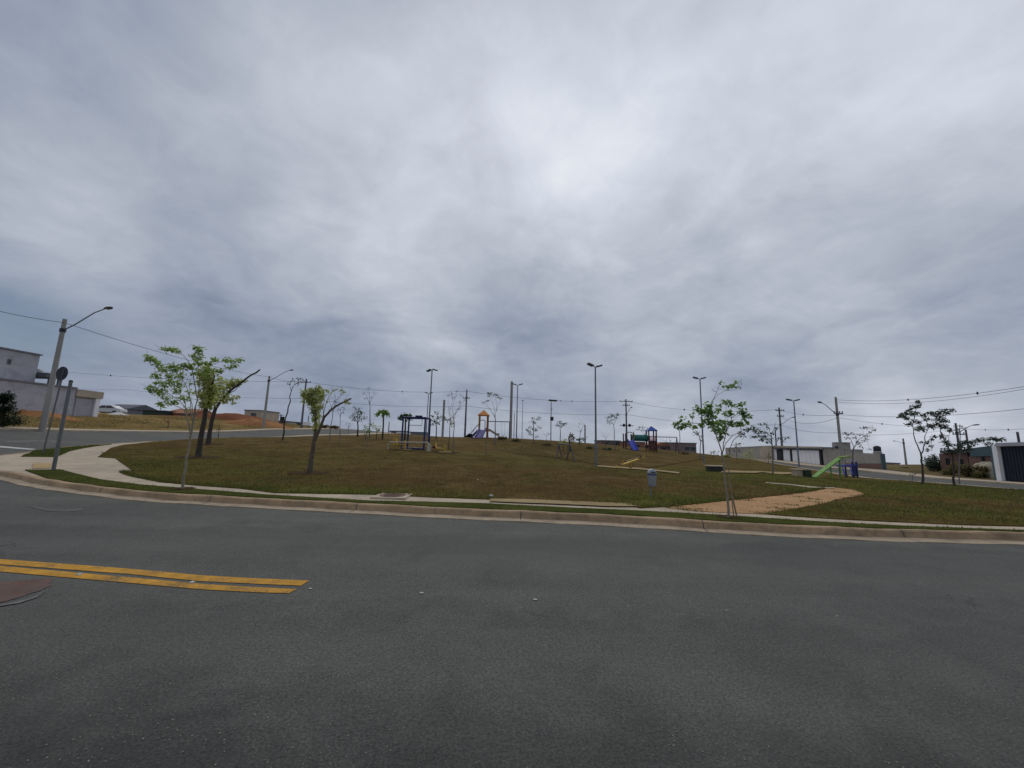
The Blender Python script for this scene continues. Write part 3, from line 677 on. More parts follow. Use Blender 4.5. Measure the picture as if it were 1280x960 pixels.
# ---- left: long grey house on the bank (facade runs along the side street)
def left_row():
    XF = -47.0
    a = at_x(-40, 512, XF); b = at_x(90, 516, XF); y0, y1 = a.y, b.y
    ztop = at_x(0, 474.5, XF).z; gz = T(XF, y0) - .2
    t = thing('house', 'long low grey plastered house with a box-shaped upper storey on the bank', 'house', (XF, (y0 + y1) / 2, gz), 'houses and walls along the left street')
    MB().span((XF - 9, y0, gz), (XF, y1, ztop)).build('wall', M['plaster'], t, .02)
    MB().span((XF - 9.1, y0 - .1, ztop + .003), (XF + .12, y1 + .003, ztop + .16)).build('coping', M['plaster_dark'], t)
    XU = XF - 1.6
    c = at_x(45, 470, XU); zt = at_x(20, 439, XU).z
    up = MB().span((XU - 7, y0 + 1, ztop + .165), (XU, c.y, zt)).build('upper_storey', M['plaster'], t, .02)
    MB().span((XU - 7.1, y0 + .9, zt + .003), (XU + .12, c.y + .1, zt + .14)).build('coping', M['plaster_dark'], up)
    w0 = at_x(8, 455, XU); w1 = at_x(15, 449, XU)
    wn = MB().span((XU - .05, w0.y, w0.z), (XU + .03, w1.y, w1.z)).build('window', M['plaster_dark'], up)
    MB().span((XU + .032, w0.y + .07, w0.z + .07), (XU + .045, w1.y - .07, w1.z - .07)).build('pane', M['glass'], wn)
    d = at_x(71, 467, XU)
    MB().span((XU - 5, c.y + .12, ztop + .9), (XU + .9, d.y, ztop + 1.35)).build('canopy', M['grey_roof'], t)
    for yy in (c.y + .7, d.y - .2): MB().span((XU + .5, yy - .08, ztop + .163), (XU + .66, yy + .08, ztop + .897)).build('post', M['plaster_dark'], t)
    tk = MB().lathe((XU - 2, c.y + 1.5, ztop + 1.36), [(.45, 0), (.5, .1), (.5, .5), (.2, .62)], 14).build('water_tank', M['bin_grey'], t)
    # garage end with a tan parapet
    e = at_x(123, 516, XF); gz2 = T(XF, e.y) - .2
    g = thing('garage', 'garage with a tan parapet and white end column beside the long grey house', 'garage', (XF, (y1 + e.y) / 2, gz2), 'houses and walls along the left street')
    zr = at_x(105, 487.5, XF).z; zl = at_x(105, 496.5, XF).z
    MB().span((XF - 7, y1 + .01, gz2), (XF - .25, e.y, zl)).build('wall', M['plaster'], g)
    MB().span((XF - 7, y1 + .01, zl + .003), (XF + .1, e.y + .15, zr)).build('parapet', M['plaster_tan'], g, .02)
    dr = MB().span((XF - .248, y1 + .3, gz2 + .1), (XF - .17, e.y - .65, zl - .15)).build('gate', M['plaster'], g)
    mb = MB()
    for i in range(9):
        zz = gz2 + .3 + i * (zl - gz2 - .5) / 9; mb.span((XF - .17, y1 + .35, zz), (XF - .15, e.y - .7, zz + .02))
    mb.build('slats', M['plaster'], dr)
    MB().span((XF - .248, e.y - .5, gz2), (XF + .02, e.y - .05, zl)).build('column', M['white_wall'], g)
left_row()

def box_house(name, label, cat, u0, u1, vb, vt, d, depth, wall, roof, rtype='flat', group='houses behind the park', wins=(), ridge=.0, door=None):
    """a small house seen square on: body, roof, openings"""
    p0 = at(u0, vb, d); p1 = at(u1, vb, d); zt = at((u0 + u1) / 2, vt, d).z
    gz = min(T(p0.x, d), T(p1.x, d)) - .3; cx = (p0.x + p1.x) / 2; W = p1.x - p0.x
    t = thing(name, label, cat, (cx, d, gz), group)
    MB().span((p0.x, d, gz), (p1.x, d + depth, zt)).build('wall', wall, t, .02)
    o = .25
    if rtype == 'flat': MB().span((p0.x - .1, d - .1, zt + .003), (p1.x + .1, d + depth + .1, zt + .2)).build('roof', roof, t)
    elif rtype == 'gable':               # ridge runs front to back
        MB().prism([(p0.x - o, d - o, zt + .003), (p1.x + o, d - o, zt + .003), (p1.x + o, d - o, zt + .13), (p0.x + W * ridge, d - o, zt + max(W * .16, .7)), (p0.x - o, d - o, zt + .13)], (0, depth + 2 * o, 0)).build('roof', roof, t)
    else:                                # ridge parallel to the front
        MB().prism([(p0.x - o, d - o, zt + .003), (p0.x - o, d - o, zt + .1), (p0.x - o, d + depth / 2, zt + 1.2), (p0.x - o, d + depth + o, zt + .1), (p0.x - o, d + depth + o, zt + .003)], (W + 2 * o, 0, 0)).build('roof', roof, t)
    for (f, g, w, h) in wins:
        x = p0.x + W * f; z = gz + (zt - gz) * g
        wn = MB().span((x - w / 2, d - .04, z - h / 2), (x + w / 2, d + .05, z + h / 2)).build('window', M['plaster_dark'], t)
        MB().span((x - w / 2 + .08, d - .055, z - h / 2 + .08), (x + w / 2 - .08, d - .042, z + h / 2 - .08)).build('pane', M['glass'], wn)
    if door:
        x = p0.x + W * door
        MB().span((x - .45, d - .05, gz + .3), (x + .45, d + .05, gz + 2.4)).build('door', M['black_metal'], t)
    return t
GL = 'houses behind the left bank'
box_house('house', 'low house with a dark roof behind the white parked car', 'house', 124, 158, 519, 511, 78, 7, M['plaster_dark'], M['grey_roof'], 'eave', GL, [(.3, .7, 1.1, .8), (.7, .7, 1.1, .8)])
t = box_house('shipping_container', 'dark green container standing on the bank by the red brick walls', 'container', 177, 203, 523, 514, 72, 6, M['container'], M['container'], 'flat', GL)
box_house('house', 'red brick house with a sagging tiled roof right of the dark green container', 'house', 204, 236, 525, 517, 74, 7, M['brick'], M['tile'], 'eave', GL, [(.3, .7, 1, .8), (.75, .7, 1, .8)])
box_house('house', 'small grey box house on top of the red earth', 'house', 305, 326, 521, 513.5, 76, 6, M['plaster_tan'], M['plaster_dark'], 'flat', GL, [(.55, .7, 1.1, .9)])
box_house('house', 'grey house with a flat roof at the far end of the left street', 'house', 337, 358, 533, 527, 84, 7, M['block'], M['grey_roof'], 'flat', GL, [(.3, .75, 1, .8)], door=.7)
box_house('gate_cabin', 'small dark green cabin beside the white billboard panel', 'cabin', 370, 376, 540, 529.5, 72, 3, M['container'], M['grey_roof'], 'flat', GL)
box_house('shed', 'low dark shed with a thin roof seen behind the blue exercise frame', 'shed', 513, 531, 548, 541, 82, 5, M['plaster_dark'], M['grey_roof'], 'flat')
box_house('house', 'long white house with a thin dark roof left of the blue exercise frame', 'house', 486, 505, 546, 539.5, 88, 6, M['white_wall'], M['grey_roof'], 'flat', wins=[(.3, .7, 1.2, .7)])
# behind the playground
box_house('house', 'brick house with a grey roof left of the blue playground', 'house', 752, 776, 566, 551.5, 84, 7, M['dull_brick'], M['grey_roof'], 'flat', wins=[(.3, .7, 1.2, .8), (.7, .7, 1.2, .8)])
box_house('house', 'brick house seen under the green tunnel of the blue playground', 'house', 777, 806, 568, 553.0, 82, 7, M['brick'], M['plaster_dark'], 'flat', wins=[(.65, .6, 1.6, .7)])
box_house('house', 'plastered house with a clay tile gable right of the blue playground', 'house', 820, 836, 570, 557.5, 80, 8, M['mauve_wall'], M['tile'], 'gable', ridge=.4, wins=[(.6, .6, 1.2, .8)])
box_house('house', 'brown grey house with a one sided sloping roof below the twin lamp', 'house', 842, 871, 571, 554.5, 78, 8, M['mauve_wall'], M['grey_roof'], 'flat', wins=[(.6, .6, 1.1, .8), (.85, .6, 1.1, .8)])
box_house('house', 'flat-roofed pale house far off at the right end of the street', 'house', 1109, 1126, 588, 579.5, 96, 6, M['plaster_tan'], M['grey_roof'], 'flat', 'houses and walls along the right street', [(.4, .6, 1, .8)])

# ---- right: row of walls and gates along the right street, facades on X = 38
XR = 38.2
def wall_piece(parent, name, u0, u1, vb0, vb1, vt0, vt1, mat, x=XR, thick=.2, sink=.25, proud=0.0):
    a = at_x(u0, vb0, x); b = at_x(u1, vb1, x); c = at_x(u0, vt0, x); e = at_x(u1, vt1, x)
    q = [(x - proud, a.y, a.z - sink), (x - proud, b.y, b.z - sink), (x - proud, b.y, e.z), (x - proud, a.y, c.z)]
    return MB().prism(q, (thick, 0, 0)).build(name, mat, parent)
def right_thing(name, label, cat, u, vb):
    a = at_x(u, vb, XR); return thing(name, label, cat, (XR, a.y, a.z), 'houses and walls along the right street')
t = right_thing('house', 'long low grey house wall with a pale top left of the white gate', 'house', 940, 575)
wall_piece(t, 'wall', 907, 950, 569, 574, 560.5, 558.5, M['block'], thick=7)
wall_piece(t, 'wall', 950.1, 966, 574, 576.5, 557.5, 557, M['plaster_tan'], thick=6)
wall_piece(t, 'coping', 907, 950, 560.4, 558.4, 559.6, 557.5, M['plaster'], thick=7.1, sink=-.003, proud=.06)
for u0, u1 in ((911, 913), (917, 919), (923, 925)): wall_piece(t, 'window', u0, u1, 565, 565.3, 561.8, 561.7, M['plaster_dark'], thick=.1, sink=0, proud=.03)
t = right_thing('house', 'white fronted house with a wide white gate under a dark roof band', 'house', 1000, 580)
wall_piece(t, 'wall', 967, 1029, 575.5, 585.5, 561, 562, M['white_wall'], x=XR + .25, thick=1.5)
wall_piece(t, 'roof_band', 966.5, 1029.5, 561.2, 562.4, 557.8, 558.8, M['grey_roof'], thick=1.6, sink=-.01, proud=.25)
wall_piece(t, 'fascia', 966.5, 1029.5, 559.3, 560.8, 557.4, 558.4, M['plaster_tan'], thick=.2, sink=-.01, proud=.33)
wall_piece(t, 'recess', 971.5, 977.5, 576, 577, 561.5, 561.7, M['black_metal'], thick=.2, sink=0)
dw = wall_piece(t, 'door', 980.5, 988.3, 577.2, 578.3, 562.6, 562.8, M['white_gate'], thick=.2, sink=0)
wall_piece(t, 'post', 988.6, 991, 578.4, 578.7, 561.7, 561.7, M['black_metal'], thick=.25, sink=0, proud=.04)
gt = wall_piece(t, 'gate', 991.3, 1025.6, 578.8, 584, 562.4, 563.3, M['white_gate'], thick=.2, sink=0)
for k in range(6):
    f0 = k / 6 + .01; f1 = (k + 1) / 6 - .01
    u0 = 991.3 + 34.3 * f0; u1 = 991.3 + 34.3 * f1
    wall_piece(gt, 'panel', u0, u1, 578.2 + 5 * f0, 578.2 + 5 * f1, 563 + .9 * f0, 563 + .9 * f1, M['white_wall'], thick=.05, sink=0, proud=.03)
wall_piece(t, 'post', 1025.8, 1028.2, 584, 584.4, 562.5, 562.6, M['black_metal'], thick=.25, sink=0, proud=.04)
wall_piece(t, 'plinth', 967, 1029.5, 577.5, 586.5, 576.4, 585, M['concrete'], thick=.1, sink=.2, proud=.2)
t = right_thing('boundary_wall', 'bare grey block wall right of the white gate', 'wall', 1044, 585)
wall_piece(t, 'wall', 1030.3, 1057, 585, 588, 561.5, 561.5, M['block'])
wall_piece(t, 'coping', 1030.3, 1057, 561.4, 561.4, 560.8, 560.8, M['concrete'], thick=.26, sink=-.004, proud=.05)
t = right_thing('house', 'unfinished raw concrete house with a square box storey behind the block wall', 'house', 1062, 585)
wall_piece(t, 'wall', 1034, 1072, 585, 590, 563, 561.6, M['block'], x=XR + 2.5, thick=.9, sink=.4)
us = wall_piece(t, 'upper_storey', 1041, 1053, 567, 568, 553.5, 553.5, M['block'], x=XR + 2.6, thick=1.1, sink=.3)
wall_piece(us, 'coping', 1041, 1053, 553.4, 553.4, 552.7, 552.7, M['concrete'], x=XR + 2.6, thick=1.2, sink=-.004, proud=.08)
wall_piece(us, 'window', 1044, 1048.5, 562, 562.2, 557.5, 557.5, M['glass'], x=XR + 2.6, thick=.1, sink=0, proud=.03)
t = right_thing('boundary_wall', 'grey wall with a reddish lower course at the end of the row before the open field', 'wall', 1088, 586)
wall_piece(t, 'wall', 1057.3, 1103.3, 579.3, 579.3, 565.5, 567.2, M['block'], sink=0)
wall_piece(t, 'lower_course', 1057.3, 1103.3, 588, 588, 579.4, 579.4, M['dull_brick'], thick=.26, proud=.05)
wall_piece(t, 'pillar', 1103.5, 1105, 588.5, 588.7, 567, 567.2, M['teal_wall'], thick=.4, proud=.1)
for k, (u, h) in enumerate(((1096.5, 560), (1099, 562))):
    a = at_x(u, 567, XR + .1)
tz = at_x(1097, 567, XR)
t = right_thing('water_tank', 'small dark water tank on a stand at the end of the grey wall', 'tank', 1097, 588)
a = at_x(1097, 566.8, XR + .6); c = at_x(1097, 556, XR + .6); gz = T(XR + .6, a.y)
MB().box((XR + .6, a.y, (gz + a.z) / 2 + .1), (.5, .5, a.z - gz + .2)).build('stand', M['block'], t)
MB().lathe((XR + .6, a.y, a.z + .21), [(.28, 0), (.32, .05), (.32, .45), (.2, .55), (.08, .6)], 14).build('barrel', M['dark_metal'], t)
# brick house behind scrub, further along
t = right_thing('house', 'low brick house with a grey slab roof behind the scrub', 'house', 1195, 590)
wall_piece(t, 'wall', 1177, 1213, 592, 595, 567, 566, M['dull_brick'], x=XR + 5, thick=6, sink=.4)
wall_piece(t, 'roof', 1175, 1214, 566.7, 565.7, 563.5, 562, M['grey_roof'], x=XR + 4.7, thick=6.6, sink=-.01)
wall_piece(t, 'window', 1183, 1188, 581, 581.3, 573, 573, M['glass'], x=XR + 5, thick=.1, sink=0, proud=.04)
wall_piece(t, 'window', 1200, 1205, 583, 583.3, 574, 574, M['glass'], x=XR + 5, thick=.1, sink=0, proud=.04)
t = right_thing('house', 'brick house with a grey plastered front storey next to the dark gate house', 'house', 1228, 592)
wall_piece(t, 'wall', 1214, 1246, 594, 599, 571, 570, M['dull_brick'], x=XR + 4.2, thick=6, sink=.4)
wall_piece(t, 'upper_wall', 1213, 1246, 570.9, 569.9, 560.5, 556.5, M['teal_wall'], x=XR + 4.1, thick=6.1, sink=-.004)
wall_piece(t, 'window', 1229, 1231.5, 577, 577, 570.8, 570.8, M['glass'], x=XR + 4.2, thick=.1, sink=0, proud=.15)
t = right_thing('house', 'flat fronted house with a tall navy gate and a white column', 'house', 1262, 600)
wall_piece(t, 'wall', 1243.5, 1300, 599, 605, 558, 556.5, M['teal_wall'], x=XR + .3, thick=8)
wall_piece(t, 'side_pier', 1244.5, 1250.5, 599, 599.7, 557.5, 557.3, M['teal_wall'], thick=.5, proud=.1)
wall_piece(t, 'column', 1250.7, 1257, 599.7, 600.5, 557.3, 557, M['white_wall'], thick=.6, proud=.3)
wall_piece(t, 'lintel', 1250, 1302, 558.3, 557, 553.8, 552.2, M['plaster'], thick=.6, sink=-.01, proud=.35)
gt = wall_piece(t, 'gate', 1257.3, 1302, 600.3, 605, 558.5, 557.2, M['navy_gate'], thick=.25, sink=0)
for k in range(9):
    u = 1259 + k * 4.2; wall_piece(gt, 'rib', u, u + .7, 600.4 + (u - 1257) * .1, 600.5 + (u - 1257) * .1, 560, 560, M['black_metal'], thick=.05, sink=0, proud=.03)

# ---- mounds, sand and rubble
def mound(name, label, cat, u, d, vt, w, dep, mat, seed, off=.1, rough=.35, group=None):
    g = G(u, d, off); h = max(.3, z_at(g, u, vt) - g.z)
    n = 26; vs = []; fs = []
    for i in range(n + 1):
        for j in range(n + 1):
            x = (i / n * 2 - 1); y = (j / n * 2 - 1); r = math.hypot(x, y)
            k = max(0, 1 - r) ** .8 if r < 1 else 0
            nz = mnoise.noise(Vector((x * 2.2 + seed, y * 2.2, seed))) * rough + mnoise.noise(Vector((x * 7 + seed, y * 7, 2))) * rough * .3
            px_, py_ = g.x + x * w / 2, g.y + y * dep / 2
            vs.append((px_, py_, 0.0)); fs.append(h * max(0, (1 - max(0, r) ** 1.7)) * (1 + nz) if r < 1 else -.25)
    z = TN([v[:2] for v in vs]) + off
    vs = [(v[0], v[1], zz + hh) for v, zz, hh in zip(vs, z, fs)]
    q = [(i * (n + 1) + j, (i + 1) * (n + 1) + j, (i + 1) * (n + 1) + j + 1, i * (n + 1) + j + 1) for i in range(n) for j in range(n)]
    mb = MB(); mb.add(vs, q, True)
    return tag(mb.build(name, mat), label, cat, group)
mound('dirt_mound', 'long red earth mound on the bank behind the two close-set trees', 'earth mound', 292, 66, 516.5, 17, 7, M['red_earth'], 1)
mound('dirt_mound', 'low red earth mound left of the leafy front sapling', 'earth mound', 216, 64, 519.5, 11, 6, M['red_earth'], 4)
mound('dirt_mound', 'orange earth heap beside the foot of the second street light', 'earth mound', 322, 57, 525, 11, 5, M['orange_earth'], 7, rough=.7)
mound('dirt_mound', 'orange strip of loose earth along the foot of the long grey house', 'earth mound', 42, 37.5, 514, 12, 3, M['orange_earth'], 9, rough=.9)
mound('rubble_heap', 'heap of pale rubble right of the white parked car', 'rubble', 148, 50, 516, 2.6, 2, M['rubble'], 12, rough=.6)
mound('sand_pile', 'pale sand pile beside the dark gate house', 'sand pile', 1238, 34.5, 577, 3.6, 3, M['sand'], 3)

# ---- parked car
def car(u, d, off, label, rz):
    g = G(u, d, off); t = thing('parked_car', label, 'car', g)
    m = Matrix.Rotation(rz, 3, 'Z')
    def q(x, y, z): return g + m @ Vector((x, y, z))
    prof = [(-2.05, .35), (-2.1, .62), (-1.98, .86), (-1.2, .95), (-.55, 1.42), (.75, 1.45), (1.55, .98), (2.0, .9), (2.08, .6), (2.05, .35)]
    MB().prism([q(x, -.82, z) for x, z in prof], m @ Vector((0, 1.64, 0))).build('body', M['car_white'], t, .04)
    for y in (-.835, .825):
        for pr in (((-1.0, .97), (-.5, 1.34), (.05, 1.36), (.05, .97)), ((.12, .97), (.12, 1.36), (.7, 1.36), (1.3, .98))):
            MB().prism([q(x, y, z) for x, z in pr], m @ Vector((0, .01, 0))).build('window', M['glass'], t)
    for x in (-1.3, 1.3):
        for y in (-.84, .66):
            w = MB().tube([q(x, y, .31), q(x, y + .18, .31)], .31, 16).build('wheel', M['rubber'], t)
            MB().tube([q(x, y - .012, .31), q(x, y + .192, .31)], .17, 12).build('rim', M['galv'], w)
    for y in (-.6, .6): MB().box(q(-2.06, y, .7), (.1, .3, .14), m).build('headlight', M['stone'], t)
car(135, 62, .14, 'small white car parked on the bank beside the garage', R(12))

# ================================================================== STREET LIGHTS, POLES AND WIRES
def heads(t, p, dirs, tilt=14, L=.55):
    for a in dirs:
        c = math.cos(a); s = math.sin(a); k = math.tan(R(tilt))
        p1 = p + Vector((c * .16, s * .16, .05)); p2 = p + Vector((c * (.16 + L), s * (.16 + L), .05 + L * k))
        MB().tube([p - Vector((0, 0, .05)), p1], .03, 6).build('bracket', M['galv'], t)
        mb = MB()
        d = (p2 - p1).normalized(); side = d.cross(Vector((0, 0, 1))).normalized(); up = side.cross(d)
        rot = Matrix((d, side, up)).transposed()
        mb.box((p1 + p2) / 2, (L, .30, .12), rot); h = mb.build('lamp_head', M['lamp_head'], t, .025)
        MB().box((p1 + p2) / 2 - up * .066, (L * .75, .26, .014), rot).build('lens', M['glass'], h)
def park_lamp(u, d, ut, vt, label, dirs=(R(20), R(160)), tilt=14, L=.48, r=.075, group='double-headed park lamps'):
    g = G(u, d); zt = z_at(g, ut, vt); t = thing('park_lamp', label, 'lamp post', g, group)
    top = V3(g, zt - .1)
    MB().tube([g - Vector((0, 0, .2)), g + Vector((0, 0, 1.5)), top], [r, r, r * .7], 10).build('pole', M['galv'], t)
    MB().box(g + Vector((0, 0, .02)), (.3, .3, .04)).build('base_plate', M['galv'], t)
    heads(t, top, dirs, tilt, L)
    return t
park_lamp(745, 28, 746, 457, 'tallest park lamp, standing alone in front of the right playground', (R(35), R(200)), 18, .5)
park_lamp(535, 37, 540, 461, 'park lamp with steeply tilted heads behind the blue exercise frame', (R(150), R(-35)), -18, .5)
park_lamp(532.5, 60, 535.5, 491, 'small far park lamp just left of the lamp behind the exercise frame', (R(20), R(160)))
park_lamp(645.5, 50, 647.5, 480.5, 'park lamp right of the thick concrete pole at the crest', (R(15), R(165)), 16, .55)
park_lamp(880, 38, 876.5, 472.5, 'park lamp rising behind the leafy sapling at the kerb', (R(15), R(165)), 16, .5)
park_lamp(999, 42, 992, 500, 'park lamp in front of the white gate', (R(10), R(170)), 14, .58)
park_lamp(652.5, 66, 654.5, 500, 'thin far pole with one small round lamp head at the crest', (R(90),), 0, .3, .05, None)

def solar_lamp():
    g = G(688.5, 60); t = thing('solar_lamp', 'solar street lamp with a flat panel on top and a small box below', 'lamp post', g)
    zt = z_at(g, 691, 503); top = V3(g, zt)
    MB().tube([g - Vector((0, 0, .2)), top], [.08, .06], 8).build('pole', M['galv'], t)
    MB().box(top + Vector((.25, 0, .3)), (1.3, .6, .07), Matrix.Rotation(R(3), 3, 'Y') @ Matrix.Rotation(R(-14), 3, 'X')).build('solar_panel', M['lamp_head'], t)
    MB().tube([top, top + Vector((.1, 0, .28))], .04, 6).build('bracket', M['galv'], t)
    MB().box(V3(g, z_at(g, 690, 523.5)) + Vector((.12, -.12, 0)), (.5, .25, .6)).build('battery_box', M['dark_metal'], t, .03)
    MB().tube([V3(g, z_at(g, 690, 513)), V3(g, z_at(g, 690, 513)) + Vector((.1, -1.0, .2))], .035, 6).build('arm', M['galv'], t)
solar_lamp()

def utility_pole(u, d, ut, vt, label, r=(.16, .10), mat='grey_pole', arms=(), lamp=None, group='utility poles', off=KERB, insul=True, extra=None, name='utility_pole'):
    g = G(u, d, off); zt = z_at(g, ut, vt); t = thing(name, label, 'utility pole' if name == 'utility_pole' else 'street light', g, group)
    top = V3(g, zt)
    MB().tube([g - Vector((0, 0, .4)), top], list(r), 10).build('pole', M[mat], t)
    for (v, w, ang) in arms:             # crossarms
        c = V3(g, z_at(g, ut, v)); a = Vector((math.cos(ang), math.sin(ang), 0)) * w / 2
        ca = MB().bar(c - a + Vector((0, -.16, 0)), c + a + Vector((0, -.16, 0)), .10, .12).build('crossarm', M['dark_pole'], t)
        if insul:
            for k in (-.9, -.3, .3, .9): MB().lathe(c + a * k + Vector((0, -.16, .061)), [(.03, 0), (.06, .05), (.04, .09), (.06, .13), (.03, .2)], 8).build('insulator', M['dark_metal'], ca)
    if lamp:
        (v0, ue, ve, dd) = lamp
        a = V3(g, z_at(g, ut, v0)); e = at(ue, ve, g.y + dd); dv = e - a
        pts = [a, a + dv * .3 + Vector((0, 0, -.05 * dv.length * .2)), a + dv * .75 + Vector((0, 0, .03 * dv.length)), e]
        MB().tube(pts, [.045, .04, .035, .035], 7).build('arm', M['galv'], t)
        hd = Vector((dv.x, dv.y, .12 * dv.length)).normalized(); side = hd.cross(Vector((0, 0, 1))).normalized(); up = side.cross(hd)
        rot = Matrix((hd, side, up)).transposed()
        mb = MB(); c = e + hd * .28
        vs = []; prof = ((-.32, .05, .04), (-.18, .13, .08), (.08, .17, .09), (.28, .12, .06), (.36, .03, .03))
        n = 10
        for (x, w, h) in prof:
            for k in range(n):
                an = 2 * math.pi * k / n; vs.append(c + rot @ Vector((x, w * math.cos(an), h * math.sin(an) * (1 if math.sin(an) > 0 else .6))))
        fs = [(i * n + k, i * n + (k + 1) % n, (i + 1) * n + (k + 1) % n, (i + 1) * n + k) for i in range(len(prof) - 1) for k in range(n)] + [tuple(range(n)), tuple(range(4 * n, 5 * n))]
        mb.add(vs, fs, True); lh = mb.build('lamp_head', M['lamp_head'], t)
        MB().box(c + rot @ Vector((.05, 0, -.055)), (.34, .2, .03), rot).build('lens', M['glass'], lh)
        MB().tube([a + Vector((0, 0, -.12)), a + Vector((0, 0, .12))], r[1] + .05, 10).build('clamp', M['dark_metal'], t)
    if extra: extra(t, g, ut)
    return g, top
GS = 'street lights on utility poles'
sp1, top1 = utility_pole(53, 26, 82, 399, 'nearest concrete street light pole, rising at the left edge by the bank', (.18, .115), lamp=(413, 131, 386, -.6), group=GS, off=.12, name='street_light')
sp2, top2 = utility_pole(329, 53, 338, 470, 'concrete street light pole beside the orange earth heap', (.19, .12), lamp=(476, 362, 463, -.6), group=GS, off=.12, name='street_light')
MB_band = None
sp3, top3 = utility_pole(376.5, 62, 383, 473.5, 'weathered pole with side insulators just left of the forked tree', (.17, .11), 'dark_pole', arms=((478, 1.6, R(10)),), off=.14)
sp4, top4 = utility_pole(581, 70, 584.5, 487, 'tapered dark pole right of the bare branching tree at the crest', (.19, .11), 'dark_pole', arms=((498, 1.2, R(5)),))
sp4b, top4b = utility_pole(553, 58, 557, 500, 'short thick bare concrete stub pole behind the small round tree', (.17, .16))
sp5, top5 = utility_pole(638, 52, 640, 477, 'thick concrete pole at the end of the left playground swings', (.19, .17))
sp5b, _ = utility_pole(642.3, 60, 643, 516, 'short slim post between the thick concrete pole and the park lamp', (.06, .05))
def transformer(t, g, ut):
    for k, w in ((-.55, .5), (.55, .5)): MB().lathe(V3(g, z_at(g, ut, 533.5)) + Vector((k, -.25, 0)), [(.2, 0), (.24, .05), (.24, .5), (.1, .6)], 10).build('transformer', M['dark_metal'], t)
    MB().bar(V3(g, z_at(g, ut, 532)) + Vector((-1.3, -.2, 0)), V3(g, z_at(g, ut, 532)) + Vector((1.3, -.2, 0)), .14).build('platform', M['dark_pole'], t)
sp6, top6 = utility_pole(783.5, 76, 784.3, 499, 'pole carrying transformers behind the left end of the blue playground', (.19, .12), 'dark_pole', arms=((502, 2.6, 0), (507, 1.4, 0)), lamp=(519, 788.5, 509.5, -2.5), extra=transformer)
sp7, top7 = utility_pole(979, 62, 975.5, 509.5, 'pole with crossarms rising behind the left end of the white gate', (.18, .11), 'dark_pole', arms=((513.5, 1.4, 0), (520.5, 1.1, 0)), lamp=(531, 989.5, 522, -1.5), off=.13)
sp8, top8 = utility_pole(1053.3, 43, 1048.3, 496.5, 'concrete street light pole between the white gate and the sparse leafy tree', (.17, .11), lamp=(518, 1027, 503.5, -1.0), group=GS, off=.13, arms=((517, 1.0, 0),), name='street_light')
def side_ins(t, g, ut):
    for v in (499.5, 505): MB().tube([V3(g, z_at(g, ut, v)) + Vector((-.5, -.1, 0)), V3(g, z_at(g, ut, v)) + Vector((0, -.1, 0))], .05, 7).build('bracket', M['dark_pole'], t)
sp9, top9 = utility_pole(1133, 80, 1128.5, 548, 'far leaning pole with a short arm on the open field', (.2, .14), 'grey_pole', off=.1, lamp=(554, 1119, 551.5, -1))
sp10, top10 = utility_pole(1203, 46, 1199.5, 529, 'far pole with a lamp arm above the scrub', (.13, .1), 'dark_pole', off=.1, arms=((543, 1.4, 0),), lamp=(541, 1216, 531.5, -.5))
utility_pole(1215, 50, 1212.5, 537, 'plain dark pole just right of the scrub pole with the lamp arm', (.12, .1), 'dark_pole', off=.1)
utility_pole(1281, 42, 1278, 540, 'slim pole above the roof of the dark gate house', (.12, .1), 'dark_pole', off=.1)
utility_pole(731.3, 66, 731.5, 531.5, 'short dark post right of the bare little tree at the crest', (.13, .11), 'dark_pole')
utility_pole(972, 70, 970, 537.5, 'short dark pole just left of the pole behind the white gate', (.12, .1), 'dark_pole', off=.1)
utility_pole(349.6, 84, 349.6, 517.5, 'far little pole with a flat top on the left street', (.13, .1), 'dark_pole', off=.1, arms=((519, 1.4, 0),), insul=False)
utility_pole(384.5, 66, 386, 520, 'slim post beside the white billboard panel', (.08, .07), 'dark_pole', off=.14)
utility_pole(485.5, 74, 486.5, 527, 'slim post right of the small drooping palm', (.09, .08), 'dark_pole')
utility_pole(159, 82, 160, 507, 'stubby far pole behind the rubble heap', (.14, .12), 'dark_pole', off=.14)

def wire(pts, sag, label, spacers=(), r=.018):
    """cable hanging between fixed points, with its spacers"""
    out = []
    for a, b in zip(pts, pts[1:]):
        a, b = Vector(a), Vector(b); n = 14
        for i in range(n + (b is pts[-1])):
            f = i / n; out.append(a.lerp(b, f) - Vector((0, 0, 4 * sag * f * (1 - f))))
    out.append(Vector(pts[-1]))
    mb = MB(); mb.tube(out, r, 5)
    o = mb.build('overhead_wire', M['wire']); tag(o, label, 'wire', 'overhead wires between the poles')
    for (u, rr) in spacers:              # nearest wire vertex to the column
        q = min(out, key=lambda p: abs(colu(p) - u))
        s = MB().box(q, (rr * .35, rr * .35, rr * 1.3)).box(q, (rr * 1.2, rr * .3, rr * .3)).build('spacer', M['wire'], o)
    return o
CI = CAM_ROT.inverted()
def colu(p):
    q = CI @ (Vector(p) - EYE); return 640 + 480 * q.x / -q.z if q.z < 0 else -1e6
def dz(p, z): return Vector((p.x, p.y, p.z + z))
l0 = at(-130, 352, 17)
wire([l0, dz(top1, -.25)], .25, 'wire entering from the left edge to the nearest street light pole')
wire([dz(top1, -.25), dz(top2, -.15)], .45, 'wire running from the nearest street light pole behind the leafy sapling')
wire([dz(top2, -.2), dz(top3, -.6)], .2, 'wire between the second street light and the weathered pole')
fa, fb = at(-10, 462, 90), at(90, 465, 80)
wire([at(-30, 455, 95), at(90, 465.5, 85), dz(top3, -.5)], .5, 'upper far wire crossing behind the two close-set trees', [(132, .28)], .022)
wire([at(-30, 480, 90), at(160, 487, 80), V3(top3, z_at(top3, 381, 498))], .5, 'lower far wire crossing behind the two close-set trees', (), .02)
